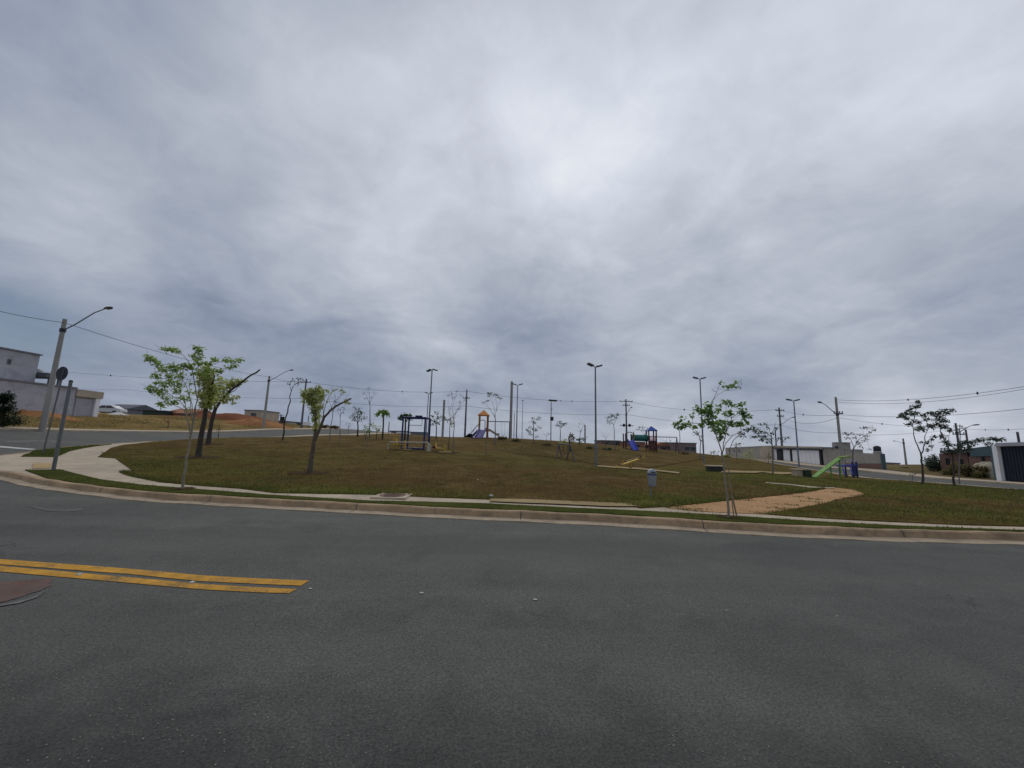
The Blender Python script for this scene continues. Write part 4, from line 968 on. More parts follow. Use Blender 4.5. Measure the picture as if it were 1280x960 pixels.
wire([dz(top3, -.5), dz(top4, -.3), dz(top6, -.4)], .75, 'upper wire from the weathered pole along the crest to the transformer pole', [(500, .22), (697, .22), (713, .25)], .022)
wire([V3(top3, z_at(top3, 381, 498)), V3(top4, z_at(top4, 583, 507.5)), V3(top6, z_at(top6, 784, 518))], .6, 'lower wire from the weathered pole along the crest to the transformer pole', (), .022)
wire([dz(top6, -.4), dz(top7, -.3)], 1.0, 'upper wire from the transformer pole to the pole behind the white gate', [(854, .3)], .022)
wire([V3(top6, z_at(top6, 784, 518)), V3(top7, z_at(top7, 977, 531))], .7, 'lower wire from the transformer pole to the pole behind the white gate', (), .022)
wire([dz(top7, -.4), V3(top8, z_at(top8, 1049, 519))], .35, 'upper wire between the white gate pole and the right street light', [(1006, .2)], .02)
wire([V3(top7, z_at(top7, 976, 520.5)), V3(top8, z_at(top8, 1049, 522))], .9, 'slack wire below the upper one between the white gate pole and the right street light', (), .02)
wire([V3(top7, z_at(top7, 976, 531)), V3(top8, z_at(top8, 1050, 541))], .4, 'lowest wire between the white gate pole and the right street light', (), .02)
e1, e2, e3, e4 = at(1345, 472, 24), at(1345, 474, 25), at(1345, 503, 24), at(1345, 530, 26)
wire([dz(top8, -.3), e1], .62, 'topmost wire rising from the right street light to the right edge', [(1130, .16), (1220, .17)], .016)
wire([dz(top8, -.55), e2], .75, 'second wire just below the topmost one on the right', (), .014)
wire([V3(top8, z_at(top8, 1049, 518)), e3], .55, 'middle wire rising from the right street light to the right edge', (), .016)
wire([V3(top8, z_at(top8, 1049, 522)), dz(top10, -.6), e4], .3, 'low wire with little balls passing above the brick house', [(1105, .16), (1236, .12), (1258, .14)], .014)
wire([V3(top8, z_at(top8, 1050, 543)), dz(top10, -.7)], .3, 'lowest wire from the right street light to the scrub pole', (), .014)

# billboard panel
g = G(381, 64, .14); t = thing('billboard', 'white billboard panel at the foot of the weathered pole', 'billboard', g)
MB().span((g.x - .55, g.y - .05, g.z + .35), (g.x + .75, g.y + .05, z_at(g, 381, 527.5))).build('panel', M['white_wall'], t)
for k in (-.4, .6): MB().span((g.x + k - .05, g.y + .055, g.z - .2), (g.x + k + .05, g.y + .14, z_at(g, 381, 528))).build('post', M['dark_pole'], t)

# ---- traffic and street-name posts on the corner
g = P(66.5, 588.5); zt = z_at(g, 91, 477); t = thing('sign_post', 'thick grey sign post on the corner grass with its plate seen edge-on', 'sign post', g)
MB().tube([g - Vector((0, 0, .3)), V3(g, zt)], [.052, .048], 12).build('post', M['post_grey'], t)
MB().lathe(V3(g, zt), [(.056, 0), (.056, .03), (.02, .05)], 12).build('cap', M['dark_metal'], t)
rd = (g - EYE); rd.z = 0; rd.normalize(); pl = Matrix((rd, Vector((-rd.y, rd.x, 0)), Vector((0, 0, 1)))).transposed()
MB().box(V3(g, zt - .2) + rd * .2 , (.5, .012, .28), pl @ Matrix.Rotation(R(9), 3, 'Z')).build('sign_plate', M['bin_grey'], t)
g = G(53, 17.3); zt = z_at(g, 79, 458); t = thing('traffic_sign', 'round traffic sign seen from behind on a thin leaning post', 'traffic sign', g)
c = at(79, 467, 16.9); b0 = g
MB().tube([b0 - Vector((0, 0, .2)), c + Vector((-.02, 0, -.3)), c + Vector((0, .03, .3))], [.03, .03, .03], 8).build('post', M['post_grey'], t)
fr = Vector((-.14, -.99, 0)).normalized()
MB().tube([c - fr * -.034, c + fr * .05], .31, 28).build('sign_disc', M['dark_metal'], t)
sd_ = Vector((-fr.y, fr.x, 0)); ds = (sd_ * .12 + Vector((0, 0, .98)))
MB().bar(c + fr * .058 - ds * .29 + sd_ * .1, c + fr * .058 + ds * .29 + sd_ * .1, .045, .012).build('strap', M['galv'], t)

# ================================================================== PARK FURNITURE AND PLAY EQUIPMENT
def litter_bin():
    g = P(813.5, 622); t = thing('litter_bin', 'grey steel litter bin with a domed lid on a thin post', 'litter bin', g)
    d = g.y; zb = z_at(g, 814, 607.5); zt = z_at(g, 815, 585); c = at(815, 596, d)
    MB().tube([g - Vector((0, 0, .2)), V3(c, zb + .3) + Vector((0, .10, 0))], .019, 8).build('post', M['galv'], t)
    w = .118
    b = MB().lathe(V3(c, zb), [(w * .86, 0), (w * .9, .012), (w, .30), (w, .325)], 22).build('bucket', M['bin_grey'], t)
    MB().lathe(V3(c, zb + .30), [(w + .004, 0), (w + .006, .014), (w + .004, .03)], 22).build('rim', M['bin_blue'], b)
    l = MB().lathe(V3(c, zb + .352), [(w + .012, 0), (w + .012, .02), (w * .92, .06), (w * .6, .10), (w * .15, .125)], 22).build('lid', M['bin_grey'], t)
    MB().box(V3(c, zb + .34) + Vector((0, -.1, .045)), (.12, .06, .03)).build('opening', M['black_metal'], l)
litter_bin()

def exercise_frame():
    d = 28.2; fl, fr_ = G(501.5, d, KERB + .02), G(529.5, d, KERB + .02); dep = 1.45
    t = thing('pull_up_station', 'navy blue pull-up and climbing frame of four posts', 'exercise frame', fl.lerp(fr_, .5) + Vector((0, dep / 2, 0)))
    bl, br_ = Vector((fl.x + .05, fl.y + dep, T(fl.x, fl.y + dep) + KERB)), Vector((fr_.x + .05, fr_.y + dep, T(fr_.x, fr_.y + dep) + KERB))
    zf = z_at(fl, 510, 521.5)
    for p in (fl, fr_, bl, br_): MB().tube([p - Vector((0, 0, .2)), V3(p, zf)], .065, 10).build('post', M['blue'], t)
    ends = {}
    for a, b in ((fl, fr_), (bl, br_), (fl, bl), (fr_, br_)): MB().tube([V3(a, zf), V3(b, zf)], .055, 8).build('beam', M['blue'], t)
    MB().tube([fl + Vector((0, 0, .08)), fr_ + Vector((0, 0, .08))], .06, 8).build('base_beam', M['blue'], t)
    for k in range(1, 5):
        f = k / 5; MB().tube([V3(fl.lerp(fr_, f), zf + .02), V3(bl.lerp(br_, f), zf + .02)], .022, 6).build('rung', M['blue'], t)
    zm = z_at(bl, 515, 531.5); MB().tube([V3(bl, zm), V3(bl.lerp(br_, .62), zm)], .022, 6).build('pull_up_bar', M['blue'], t)
    MB().tube([V3(bl.lerp(br_, .62), zm), V3(bl.lerp(br_, .62), zf)], .02, 6).build('bar_hanger', M['blue'], t)
    MB().box(V3(fl.lerp(fr_, .7), zf + .1), (.5, .12, .09)).build('name_plate', M['blue'], t)
    # pale hoop rail in front
    a = G(485, 27.2, KERB + .02); b = G(537, 27.0, KERB + .02); za = z_at(a, 486, 552.5); zb = z_at(b, 537, 553.2)
    t2 = thing('hoop_rail', 'low cream hoop rail in front of the navy exercise frame', 'rail', a.lerp(b, .5))
    MB().tube([a - Vector((0, 0, .1)), V3(a, za - .12), V3(a, za) + Vector((.12, 0, 0)), V3(b, zb) - Vector((.2, 0, 0)), V3(b, zb - .15), b - Vector((0, 0, .1))], [.045, .045, .04, .04, .07, .075], 8).build('hoop', M['cream'], t2)
    MB().box(b + Vector((-.05, 0, .25)), (.28, .28, .55), taper=.85).build('foot_block', M['cream'], t2, .03)
    MB().tube([a + Vector((0, .02, .16)), a + Vector((1.0, .02, .16))], .022, 6).build('lower_bar', M['dull_yellow'], t2)
    # yellow machines
    def machine(u, dd, vt, label, kind):
        g = G(u, dd, KERB + .02); zt = z_at(g, u, vt); h = zt - g.z
        q = thing('exercise_machine', label, 'exercise machine', g, 'yellow exercise machines beside the navy frame')
        MB().tube([g - Vector((0, 0, .1)), g + Vector((0, 0, h))], .05, 8).build('post', M['yellow_metal'], q)
        MB().box(g + Vector((0, 0, .03)), (.9, .5, .05)).build('base', M['dull_yellow'], q)
        if kind == 0:
            MB().tube([g + Vector((-.4, 0, h * .95)), g + Vector((-.35, -.1, h)), g + Vector((.35, -.1, h)), g + Vector((.4, 0, h * .95))], .025, 7).build('handlebar', M['yellow_metal'], q)
            MB().tube([g + Vector((0, -.05, h * .6)), g + Vector((.35, -.05, .25))], .03, 7).build('swing_arm', M['dull_yellow'], q)
            MB().box(g + Vector((.38, -.05, .22)), (.3, .16, .05)).build('pedal', M['dark_metal'], q)
        else:
            MB().box(g + Vector((-.45, 0, h * .55)), (.4, .4, .06)).build('seat', M['yellow_metal'], q, .02)
            MB().box(g + Vector((-.62, 0, h * .85)), (.06, .4, .45), Matrix.Rotation(R(-12), 3, 'Y')).build('backrest', M['yellow_metal'], q, .02)
            MB().tube([g + Vector((0, 0, h * .5)), g + Vector((-.5, 0, h * .5))], .035, 7).build('seat_arm', M['dull_yellow'], q)
            MB().tube([g + Vector((0, -.25, h * .9)), g + Vector((0, .25, h * .9))], .025, 7).build('handlebar', M['yellow_metal'], q)
    machine(492, 31, 544.5, 'yellow exercise machine with a handlebar left of the navy frame', 0)
    machine(506, 27.6, 550.5, 'yellow seated exercise machine at the left foot of the navy frame', 1)
    machine(556, 26.6, 556.5, 'yellow seated exercise machine by the bare tree right of the navy frame', 1)
    g = G(545, 27.2, KERB + .02)
    q = thing('exercise_machine', 'low ochre twisting machine with a dark round seat right of the cream rail', 'exercise machine', g, 'yellow exercise machines beside the navy frame')
    MB().tube([g, g + Vector((.1, 0, .3))], .04, 8).build('post', M['dull_yellow'], q)
    MB().lathe(g + Vector((-.1, 0, .3)), [(.05, -.1), (.17, -.05), (.18, .05), (.05, .1)], 14).build('seat', M['maroon'], q)
    MB().tube([g + Vector((.05, 0, .28)), g + Vector((.6, -.2, .2))], .03, 7).build('bar', M['dull_yellow'], q)
exercise_frame()

def pyramid(c, w, h, ov=.15):
    x = w / 2 + ov; vs = [c + Vector((sx * x, sy * x, 0)) for sx, sy in ((-1, -1), (1, -1), (1, 1), (-1, 1))] + [c + Vector((0, 0, h))]
    mb = MB(); mb.add(vs + [v + Vector((0, 0, -.08)) for v in vs[:4]], [(0, 1, 4), (1, 2, 4), (2, 3, 4), (3, 0, 4), (0, 1, 6, 5), (1, 2, 7, 6), (2, 3, 8, 7), (3, 0, 5, 8), (5, 6, 7, 8)])
    return mb
def slide(a, b, w, mat, parent, depth=.18):
    """chute from a (top) down to b with raised rims"""
    a, b = Vector(a), Vector(b); d = b - a; fl = Vector((d.x, d.y, 0)); fl = fl.normalized(); s = Vector((-fl.y, fl.x, 0)) * w / 2
    pts = [a, a + fl * .2, a.lerp(b, .5) - Vector((0, 0, .03)), b - fl * .35 + Vector((0, 0, .02)), b]
    vs = []; fs = []
    for p in pts:
        for o, h in ((-1, depth), (-.85, depth), (-.8, .02), (.8, .02), (.85, depth), (1, depth), (1, -.04), (-1, -.04)): vs.append(p + s * o + Vector((0, 0, h)))
    for i in range(len(pts) - 1):
        for k in range(8): fs.append((i * 8 + k, i * 8 + (k + 1) % 8, i * 8 + 8 + (k + 1) % 8, i * 8 + 8 + k))
    fs += [tuple(range(8)), tuple(range(len(vs) - 8, len(vs)))]
    mb = MB(); mb.add(vs, fs); return mb.build('slide', mat, parent)
def swing_frame(t, a, b, zt, seats, z_seat, mat, name='swing_post', legs_at=(1,)):
    MB().tube([V3(a, zt), V3(b, zt)], .05, 8).build('top_bar', mat, t)
    for k in legs_at:
        p = a.lerp(b, k)
        for s in (-.55, .55): MB().tube([Vector((p.x, p.y + s, T(p.x, p.y + s) + KERB - .1)), V3(p, zt)], .05, 8).build(name, mat, t)
    for f in seats:
        p = a.lerp(b, f); st = MB().box(V3(p, z_seat), (.42, .2, .05)).build('swing_seat', M['black_metal'], t, .015)
        mb = MB()
        for s in (-.19, .19): mb.tube([V3(p, z_seat) + Vector((s, 0, 0)), V3(p, zt) + Vector((s, 0, 0))], .012, 4)
        mb.build('chain', M['dark_metal'], st)

def playground_blue():
    d = 51.0; g = G(816, d, KERB + .05); s = d / 480
    t = thing('playground_set', 'wooden playground with a blue roofed tower, green tunnel and blue slide', 'playground', g, 'playgrounds on the crest')
    A = [at(811.5, 560, d).x, at(820.8, 560, d).x]; zr = z_at(g, 816, 538); za = z_at(g, 816, 532.3); zfl = z_at(g, 816, 551)
    w = A[1] - A[0]; cx = sum(A) / 2; cy = d + w / 2
    for x in A:
        for y in (d, d + w): MB().box((x, y, (g.z - .2 + zr) / 2), (.14, .14, zr - g.z + .2)).build('post', M['maroon'], t)
    pyramid(Vector((cx, cy, zr + .005)), w, za - zr, .16).build('roof', M['roof_blue'], t)
    MB().span((A[0] - .07, d - .07, zfl - .12), (A[1] + .07, d + w + .07, zfl)).build('platform', M['maroon'], t)
    z0, z1 = zfl + .02, z_at(g, 816, 545); m = MB()
    m.span((A[0] + .08, d - .03, z1 - .08), (A[1] - .08, d + .03, z1)).span((A[0] + .08, d - .03, z0), (A[1] - .08, d + .03, z0 + .08))
    for k in range(6): x = A[0] + .12 + k * (w - .24) / 5; m.span((x - .035, d - .025, z0 + .082), (x + .035, d + .025, z1 - .082))
    m.build('railing', M['red'], t)
    MB().span((A[0] + .08, d - .02, g.z + .05), (A[1] - .08, d + .03, zfl - .125)).build('climbing_wall', M['maroon'], t)
    m = MB()
    for k in range(7): m.lathe((A[0] + .2 + (k * .37 % (w - .4)), d - .03, g.z + .2 + k * .13), [(.05, -.03), (.06, 0), (.02, .03)], 8)
    m.build('climbing_holds', M['yellow_metal'], t)
    # left tower with an arch and a slide
    L = [at(782.3, 560, d).x, at(792.2, 560, d).x]; gz = T(L[0], d) + KERB; w2 = L[1] - L[0]; zf = z_at(g, 788, 551); zp = z_at(g, 788, 542)
    for x in L:
        for y in (d, d + w2): MB().box((x, y, (gz - .2 + zp) / 2), (.13, .13, zp - gz + .2)).build('post', M['maroon'], t)
    MB().box((L[1] + .02, d - .08, (gz + z_at(g, 791, 539.5)) / 2), (.09, .09, z_at(g, 791, 539.5) - gz)).build('post', M['ochre'], t)
    ctr = Vector(((L[0] + L[1]) / 2, d, zp - .1)); rr = w2 / 2
    MB().tube([ctr + Vector((rr * math.cos(a), 0, rr * .55 * math.sin(a))) for a in [math.pi * i / 10 for i in range(11)]], .05, 8).build('arch', M['maroon'], t)
    MB().span((L[0] - .06, d - .06, zf - .12), (L[1] + .06, d + w2 + .06, zf)).build('platform', M['maroon'], t)
    slide((ctr.x + .05, d - .07, zf), (ctr.x + .1, d - 2.1, T(ctr.x, d - 2.1) + KERB + .12), .72, M['bright_blue'], t, .22)
    # tunnel
    zt = z_at(g, 800, 547.3); m = MB(); n = 18; x0, x1 = L[1] + .02, A[0] - .02; r = .42
    pts = []
    for i in range(n + 1): pts.append((x0 + (x1 - x0) * i / n, r + (.02 if i % 2 else 0)))
    m.tube([Vector((x, d + .55, zt)) for x, q in pts], [q for x, q in pts], 18); m.build('tunnel', M['teal'], t)
    # swings
    a = Vector((A[1], d + .5, 0)); b = at(845.8, 546, d + .5)
    swing_frame(t, a, b, z_at(g, 834, 546.3), (.3, .6), z_at(g, 834, 559.5), M['maroon'])
playground_blue()

def playground_orange():
    d = 46.5; g = G(604, d, KERB + .05); t = thing('playground_set', 'tall orange roofed play tower with slides on the left crest', 'playground', g, 'playgrounds on the crest')
    A = [at(598.3, 545, d).x, at(608.7, 545, d).x]; w = A[1] - A[0]; zr = z_at(g, 604, 518.6); za = z_at(g, 604, 512); zf = z_at(g, 604, 537.5)
    for i, x in enumerate(A):
        for y in (d, d + w): MB().box((x, y, (g.z - .3 + zr) / 2), (.15 if i == 0 else .2, .15, zr - g.z + .3)).build('post', M['ochre'] if i == 0 else M['orange_wood'], t)
    pyramid(Vector((sum(A) / 2, d + w / 2, zr + .004)), w, za - zr, .18).build('roof', M['orange'], t)
    MB().span((A[0] - .07, d - .07, zf - .14), (A[1] + .07, d + w + .07, zf)).build('platform', M['orange_wood'], t)
    c = Vector((sum(A) / 2 - .1, d - .02, z_at(g, 604, 527))); rr = w * .32
    m = MB(); m.tube([c + Vector((rr, 0, -1.0))] + [c + Vector((rr * math.cos(a), 0, rr * .6 * math.sin(a))) for a in [math.pi * i / 10 for i in range(11)]] + [c + Vector((-rr, 0, -1.0))], .045, 8); m.build('arch', M['orange_wood'], t)
    slide((sum(A) / 2, d - .09, zf), (sum(A) / 2 - .4, d - 1.9, T(sum(A) / 2, d - 1.9) + KERB + .1), .9, M['purple'], t, .28)
    slide((A[1] + .12, d + w / 2, zf - .1), (at(624, 547, d).x, d + w / 2, T(A[1] + 1.5, d) + KERB + .35), .8, M['tan_slide'], t, .25)
    # ladder ramp
    p0 = Vector((at(587.5, 547, d).x, d + w / 2, g.z - .1)); p1 = Vector((A[0] - .1, d + w / 2, zf)); m = MB()
    for s in (-.4, .4): m.bar(p0 + Vector((0, s, 0)), p1 + Vector((0, s, 0)), .09, .16)
    for k in range(8): q = p0.lerp(p1, (k + .5) / 8); m.box(q + Vector((0, 0, .06)), (.22, .72, .05))
    rp = m.build('stair', M['blue'], t); m = MB()
    for s in (-.42, .42): m.tube([p0 + Vector((0, s, .6)), p1 + Vector((0, s, .7))], .025, 6)
    m.build('handrail', M['dark_metal'], rp)
    a = Vector((A[1], d + w / 2, 0)); b = at(637, 527, d + w / 2)
    swing_frame(t, a, b, z_at(g, 625, 526.8), (.72,), z_at(g, 628, 543.8), M['dark_metal'])
playground_orange()

def swing_trestle():
    d = 29.5; g = G(707, d, KERB + .05); t = thing('swing_frame', 'dark timber A-frame swing trestle on the slope below the crest', 'swing frame', g)
    zt = z_at(g, 707, 555.5); x0 = at(700.5, 556, d).x; x1 = at(712.5, 556, d).x
    MB().tube([(x0, d + 1.3, zt), (x1, d, zt - .02)], .05, 8).build('top_bar', M['dark_pole'], t)
    for (xt, yt, ub, dy) in ((x0, d + 1.3, 696.5, .6), (x0, d + 1.3, 707, 1.8), (x1, d, 709.5, .5), (x1, d, 718.5, -.4)):
        xb = at(ub, 577, d).x; yb = d + dy
        MB().tube([(xb, yb, T(xb, yb) + KERB - .1), (xt, yt, zt)], .05, 8).build('leg', M['dark_pole'], t)
    p = Vector((x0 * .4 + x1 * .6, d + .5, 0)); zs = g.z + .45
    st = MB().box(V3(p, zs), (.4, .18, .05)).build('swing_seat', M['maroon'], t, .015)
    m = MB()
    for s in (-.17, .17): m.tube([V3(p, zs) + Vector((s, 0, 0)), V3(p, zt - .02) + Vector((s, 0, 0))], .012, 4)
    m.build('chain', M['dark_metal'], st)
swing_trestle()

def seesaw():
    d = 25.8; g = G(787, d, KERB + .05); t = thing('seesaw', 'yellow seesaw tilted up to the right on the slope', 'seesaw', g)
    a = at(771, 583, d - .4); b = at(804.5, 571.8, d + .3); a.z = max(a.z, T(a.x, a.y) + KERB + .1); m = (a + b) / 2
    MB().bar(a, b, .14, .07).build('plank', M['yellow_metal'], t)
    for s in (-.18, .18): MB().tube([Vector((m.x, m.y + s, T(m.x, m.y) + KERB - .1)), m + Vector((0, s * .4, -.05))], .05, 8).build('support', M['dull_yellow'], t)
    for f in (.1, .88):
        p = a.lerp(b, f) + Vector((0, 0, .05)); MB().box(p, (.32, .26, .05)).build('seat', M['maroon'], t, .01)
        MB().tube([p + Vector((.22, -.15, .02)), p + Vector((.22, -.15, .25)), p + Vector((.22, .15, .25)), p + Vector((.22, .15, .02))], .018, 6).build('handle', M['yellow_metal'], t)
    g2 = G(793, 28.5, KERB + .05); t2 = thing('seesaw', 'second yellow seesaw lying level just behind the tilted one', 'seesaw', g2)
    a = g2 + Vector((-.9, .2, .22)); b = g2 + Vector((.75, .1, .75))
    MB().bar(a, b, .12, .07).build('plank', M['dull_yellow'], t2)
    m = (a + b) / 2; MB().tube([V3(m, T(m.x, m.y) + KERB - .1), m], .06, 8).build('support', M['dull_yellow'], t2)
    for f in (.1, .9): MB().box(a.lerp(b, f) + Vector((0, 0, .06)), (.3, .24, .05)).build('seat', M['maroon'], t2)
seesaw()

def concrete_bench(u, d, u0, u1, vt, label, top_mat, body, lid=True, name='concrete_bench'):
    g = G(u, d, KERB + .03); a = at(u0, 585, d).x; b = at(u1, 585, d).x; zt = z_at(g, u, vt)
    t = thing(name, label, 'bench' if lid else 'block', g)
    MB().span((a, d, g.z - .1), (b, d + .5, zt - .07)).build('base', body, t, .02)
    MB().span((a - .06, d - .07, zt - .067), (b + .06, d + .57, zt)).build('top', top_mat, t, .015)
    return t, a, b, zt
concrete_bench(896, 24.5, 887, 906, 582, 'dark concrete bench with a pale top behind the leafy sapling at the kerb', M['concrete'], M['container'])
concrete_bench(1003, 24.6, 995.5, 1007, 586.5, 'pale concrete block below the white gate', M['concrete'], M['concrete'], False, 'concrete_block')
def sit_up_board():
    d = 24.3; a = at(1017, 597, d); b = at(1050, 572, d + 1.2); g = G(1030, d + .3, KERB + .03)
    t = thing('exercise_board', 'long bright green inclined board rising to the right beside the concrete block', 'exercise board', g)
    a.z = max(a.z, T(a.x, a.y) + KERB + .05)
    MB().bar(a, b, .30, .07).build('board', M['green_board'], t)
    MB().box(b + Vector((.25, 0, .05)), (.65, .45, .09), Matrix.Rotation(R(-6), 3, 'Y')).build('head_rest', M['lime'], t, .02)
    for f in (.08, .62, .97):
        p = a.lerp(b, f); MB().tube([V3(p, T(p.x, p.y) + KERB - .1), p + Vector((0, 0, -.03))], .04, 7).build('support', M['green_board'], t)
    MB().span((at(1008, 590, d).x, d + .1, T(a.x, d) + KERB - .05), (at(1016, 590, d).x, d + .5, z_at(g, 1012, 587.5))).build('foot_box', M['container'], t)
    g = G(1063, 29.5, KERB + .03); h = z_at(g, 1063, 577) - g.z
    t = thing('exercise_machine', 'blue double stepping machine with handles at the right street kerb', 'exercise machine', g)
    for x in (-.75, -.3, .25, .55): MB().tube([g + Vector((x, 0, -.1)), g + Vector((x, 0, h * (.75 + .25 * (x > 0))))], .055, 8).build('post', M['blue'], t)
    MB().tube([g + Vector((-.95, 0, h * .72)), g + Vector((.65, 0, h * .78))], .05, 8).build('beam', M['bright_blue'], t)
    for x in (-.55, .05): MB().tube([g + Vector((x, 0, h * .72)), g + Vector((x - .1, -.3, h * .2))], .035, 7).build('swing_arm', M['bright_blue'], t); MB().box(g + Vector((x - .1, -.35, h * .18)), (.16, .36, .05)).build('pedal', M['dark_metal'], t)
    MB().tube([g + Vector((.4, -.25, h)), g + Vector((.4, .25, h))], .03, 7).build('handlebar', M['bright_blue'], t)
    MB().box(g + Vector((.42, .02, h * .45)), (.42, .06, h * .75)).build('panel', M['blue'], t)
sit_up_board()

# ---- small things on the pavement and the road
g = P(490, 621.3); t = thing('inspection_cover', 'round rusty inspection cover in a square concrete pad on the pavement', 'manhole cover', g)
MB().span((g.x - .42, g.y - .36, g.z - .1), (g.x + .42, g.y + .44, g.z + .035)).build('pad', M['concrete'], t, .01)
c = MB().lathe((g.x, g.y + .05, g.z + .03), [(.31, 0), (.31, .012), (.29, .016)], 28).build('cover', M['rust'], t)
m = MB()
for k in range(-3, 4): m.box((g.x, g.y + .05 + k * .075, g.z + .0485), (.46 - abs(k) * .06, .02, .005))
m.build('ribs', M['rust'], c)
def pebble(u, v, r, label, cat, name, off, mat, flat=.5, group=None):
    p = P(u, v, off); mb = MB(); n = 9; vs = []; fs = []
    for i in range(5):
        for k in range(n):
            an = 2 * math.pi * k / n; la = math.pi * (i / 4 - .5); q = r * (1 + .3 * mnoise.noise(Vector((k * .9 + u, i, v))))
            vs.append(p + Vector((q * math.cos(la) * math.cos(an) * 1.3, q * math.cos(la) * math.sin(an), r * flat * (math.sin(la) + .9))))
    for i in range(4):
        for k in range(n): fs.append((i * n + k, i * n + (k + 1) % n, (i + 1) * n + (k + 1) % n, (i + 1) * n + k))
    mb.add(vs, fs); return tag(mb.build(name, mat), label, cat, group)
pebble(614, 621.5, .045, 'white stone at the left end of the soil strip by the pavement', 'stone', 'stone', KERB + .02, M['stone'], .8)
pebble(597, 600, .03, 'pale stone lying on the brown lawn', 'stone', 'stone', KERB + .02, M['stone'], .5)
LG = 'scraps of litter on the road'
for (u, v, r, l) in ((388, 736, .015, 'white scrap of litter just right of the end of the yellow lines'), (527, 741.5, .016, 'white scrap of litter alone in the middle of the road'), (669, 749.5, .016, 'white scrap of litter furthest right on the road'),
                     (785, 757, .006, 'tiny pale pebble on the road right of the litter scraps'), (908, 763, .007, 'small pale leaf on the road right of the tiny pebble'), (1046, 770, .006, 'tiny pale speck of litter on the right half of the road')):
    pebble(u, v, r, l, 'litter', 'litter_scrap', .006, M['white_paint'], .25, LG)
for i, (u, v) in enumerate(((99, 718.2), (240, 728.3))):
    p = P(u, v, .006); t = tag(MB().box(p + Vector((0, 0, .007)), (.05, .05, .014), taper=.7).build('road_stud', M['stone'], bevel=.004), 'road stud between the yellow lines near the left edge' if i == 0 else 'road stud between the yellow lines nearer their right end', 'road stud', 'road studs between the yellow lines')
# ================================================================== TREES AND SHRUBS
def leaves_mesh(name, C, size, mat, parent, droop=.25):
    """leaf blades: each a folded pair of triangles with its own tilt"""
    C = np.asarray(C); n = len(C); o = np.array(ORIG[parent.name])
    d = rng.normal(size=(n, 3)); d[:, 2] = d[:, 2] * .6 - droop; d /= np.linalg.norm(d, axis=1, keepdims=True)
    s = np.cross(d, rng.normal(size=(n, 3)) * (.5, .5, .3) + (0, 0, 1)); s /= np.maximum(np.linalg.norm(s, axis=1, keepdims=True), 1e-6)
    up = np.cross(s, d); L = (size * rng.uniform(.6, 1.35, n))[:, None]; w = L * rng.uniform(.26, .4, (n, 1))
    V = np.empty((n, 4, 3)); V[:, 0] = C; V[:, 1] = C + d * L * .5 + s * w + up * w * .3; V[:, 2] = C + d * L; V[:, 3] = C + d * L * .5 - s * w + up * w * .3
    V -= o
    i = np.arange(n)[:, None] * 4
    F = np.concatenate([i + [[0, 1, 2]], i + [[0, 2, 3]]])
    me = bpy.data.meshes.new(name); me.from_pydata(V.reshape(-1, 3).tolist(), [], F.tolist()); me.materials.append(mat)
    ob = bpy.data.objects.new(name, me); COL.objects.link(ob); ob.parent = parent; ORIG[ob.name] = ORIG[parent.name]
    return ob
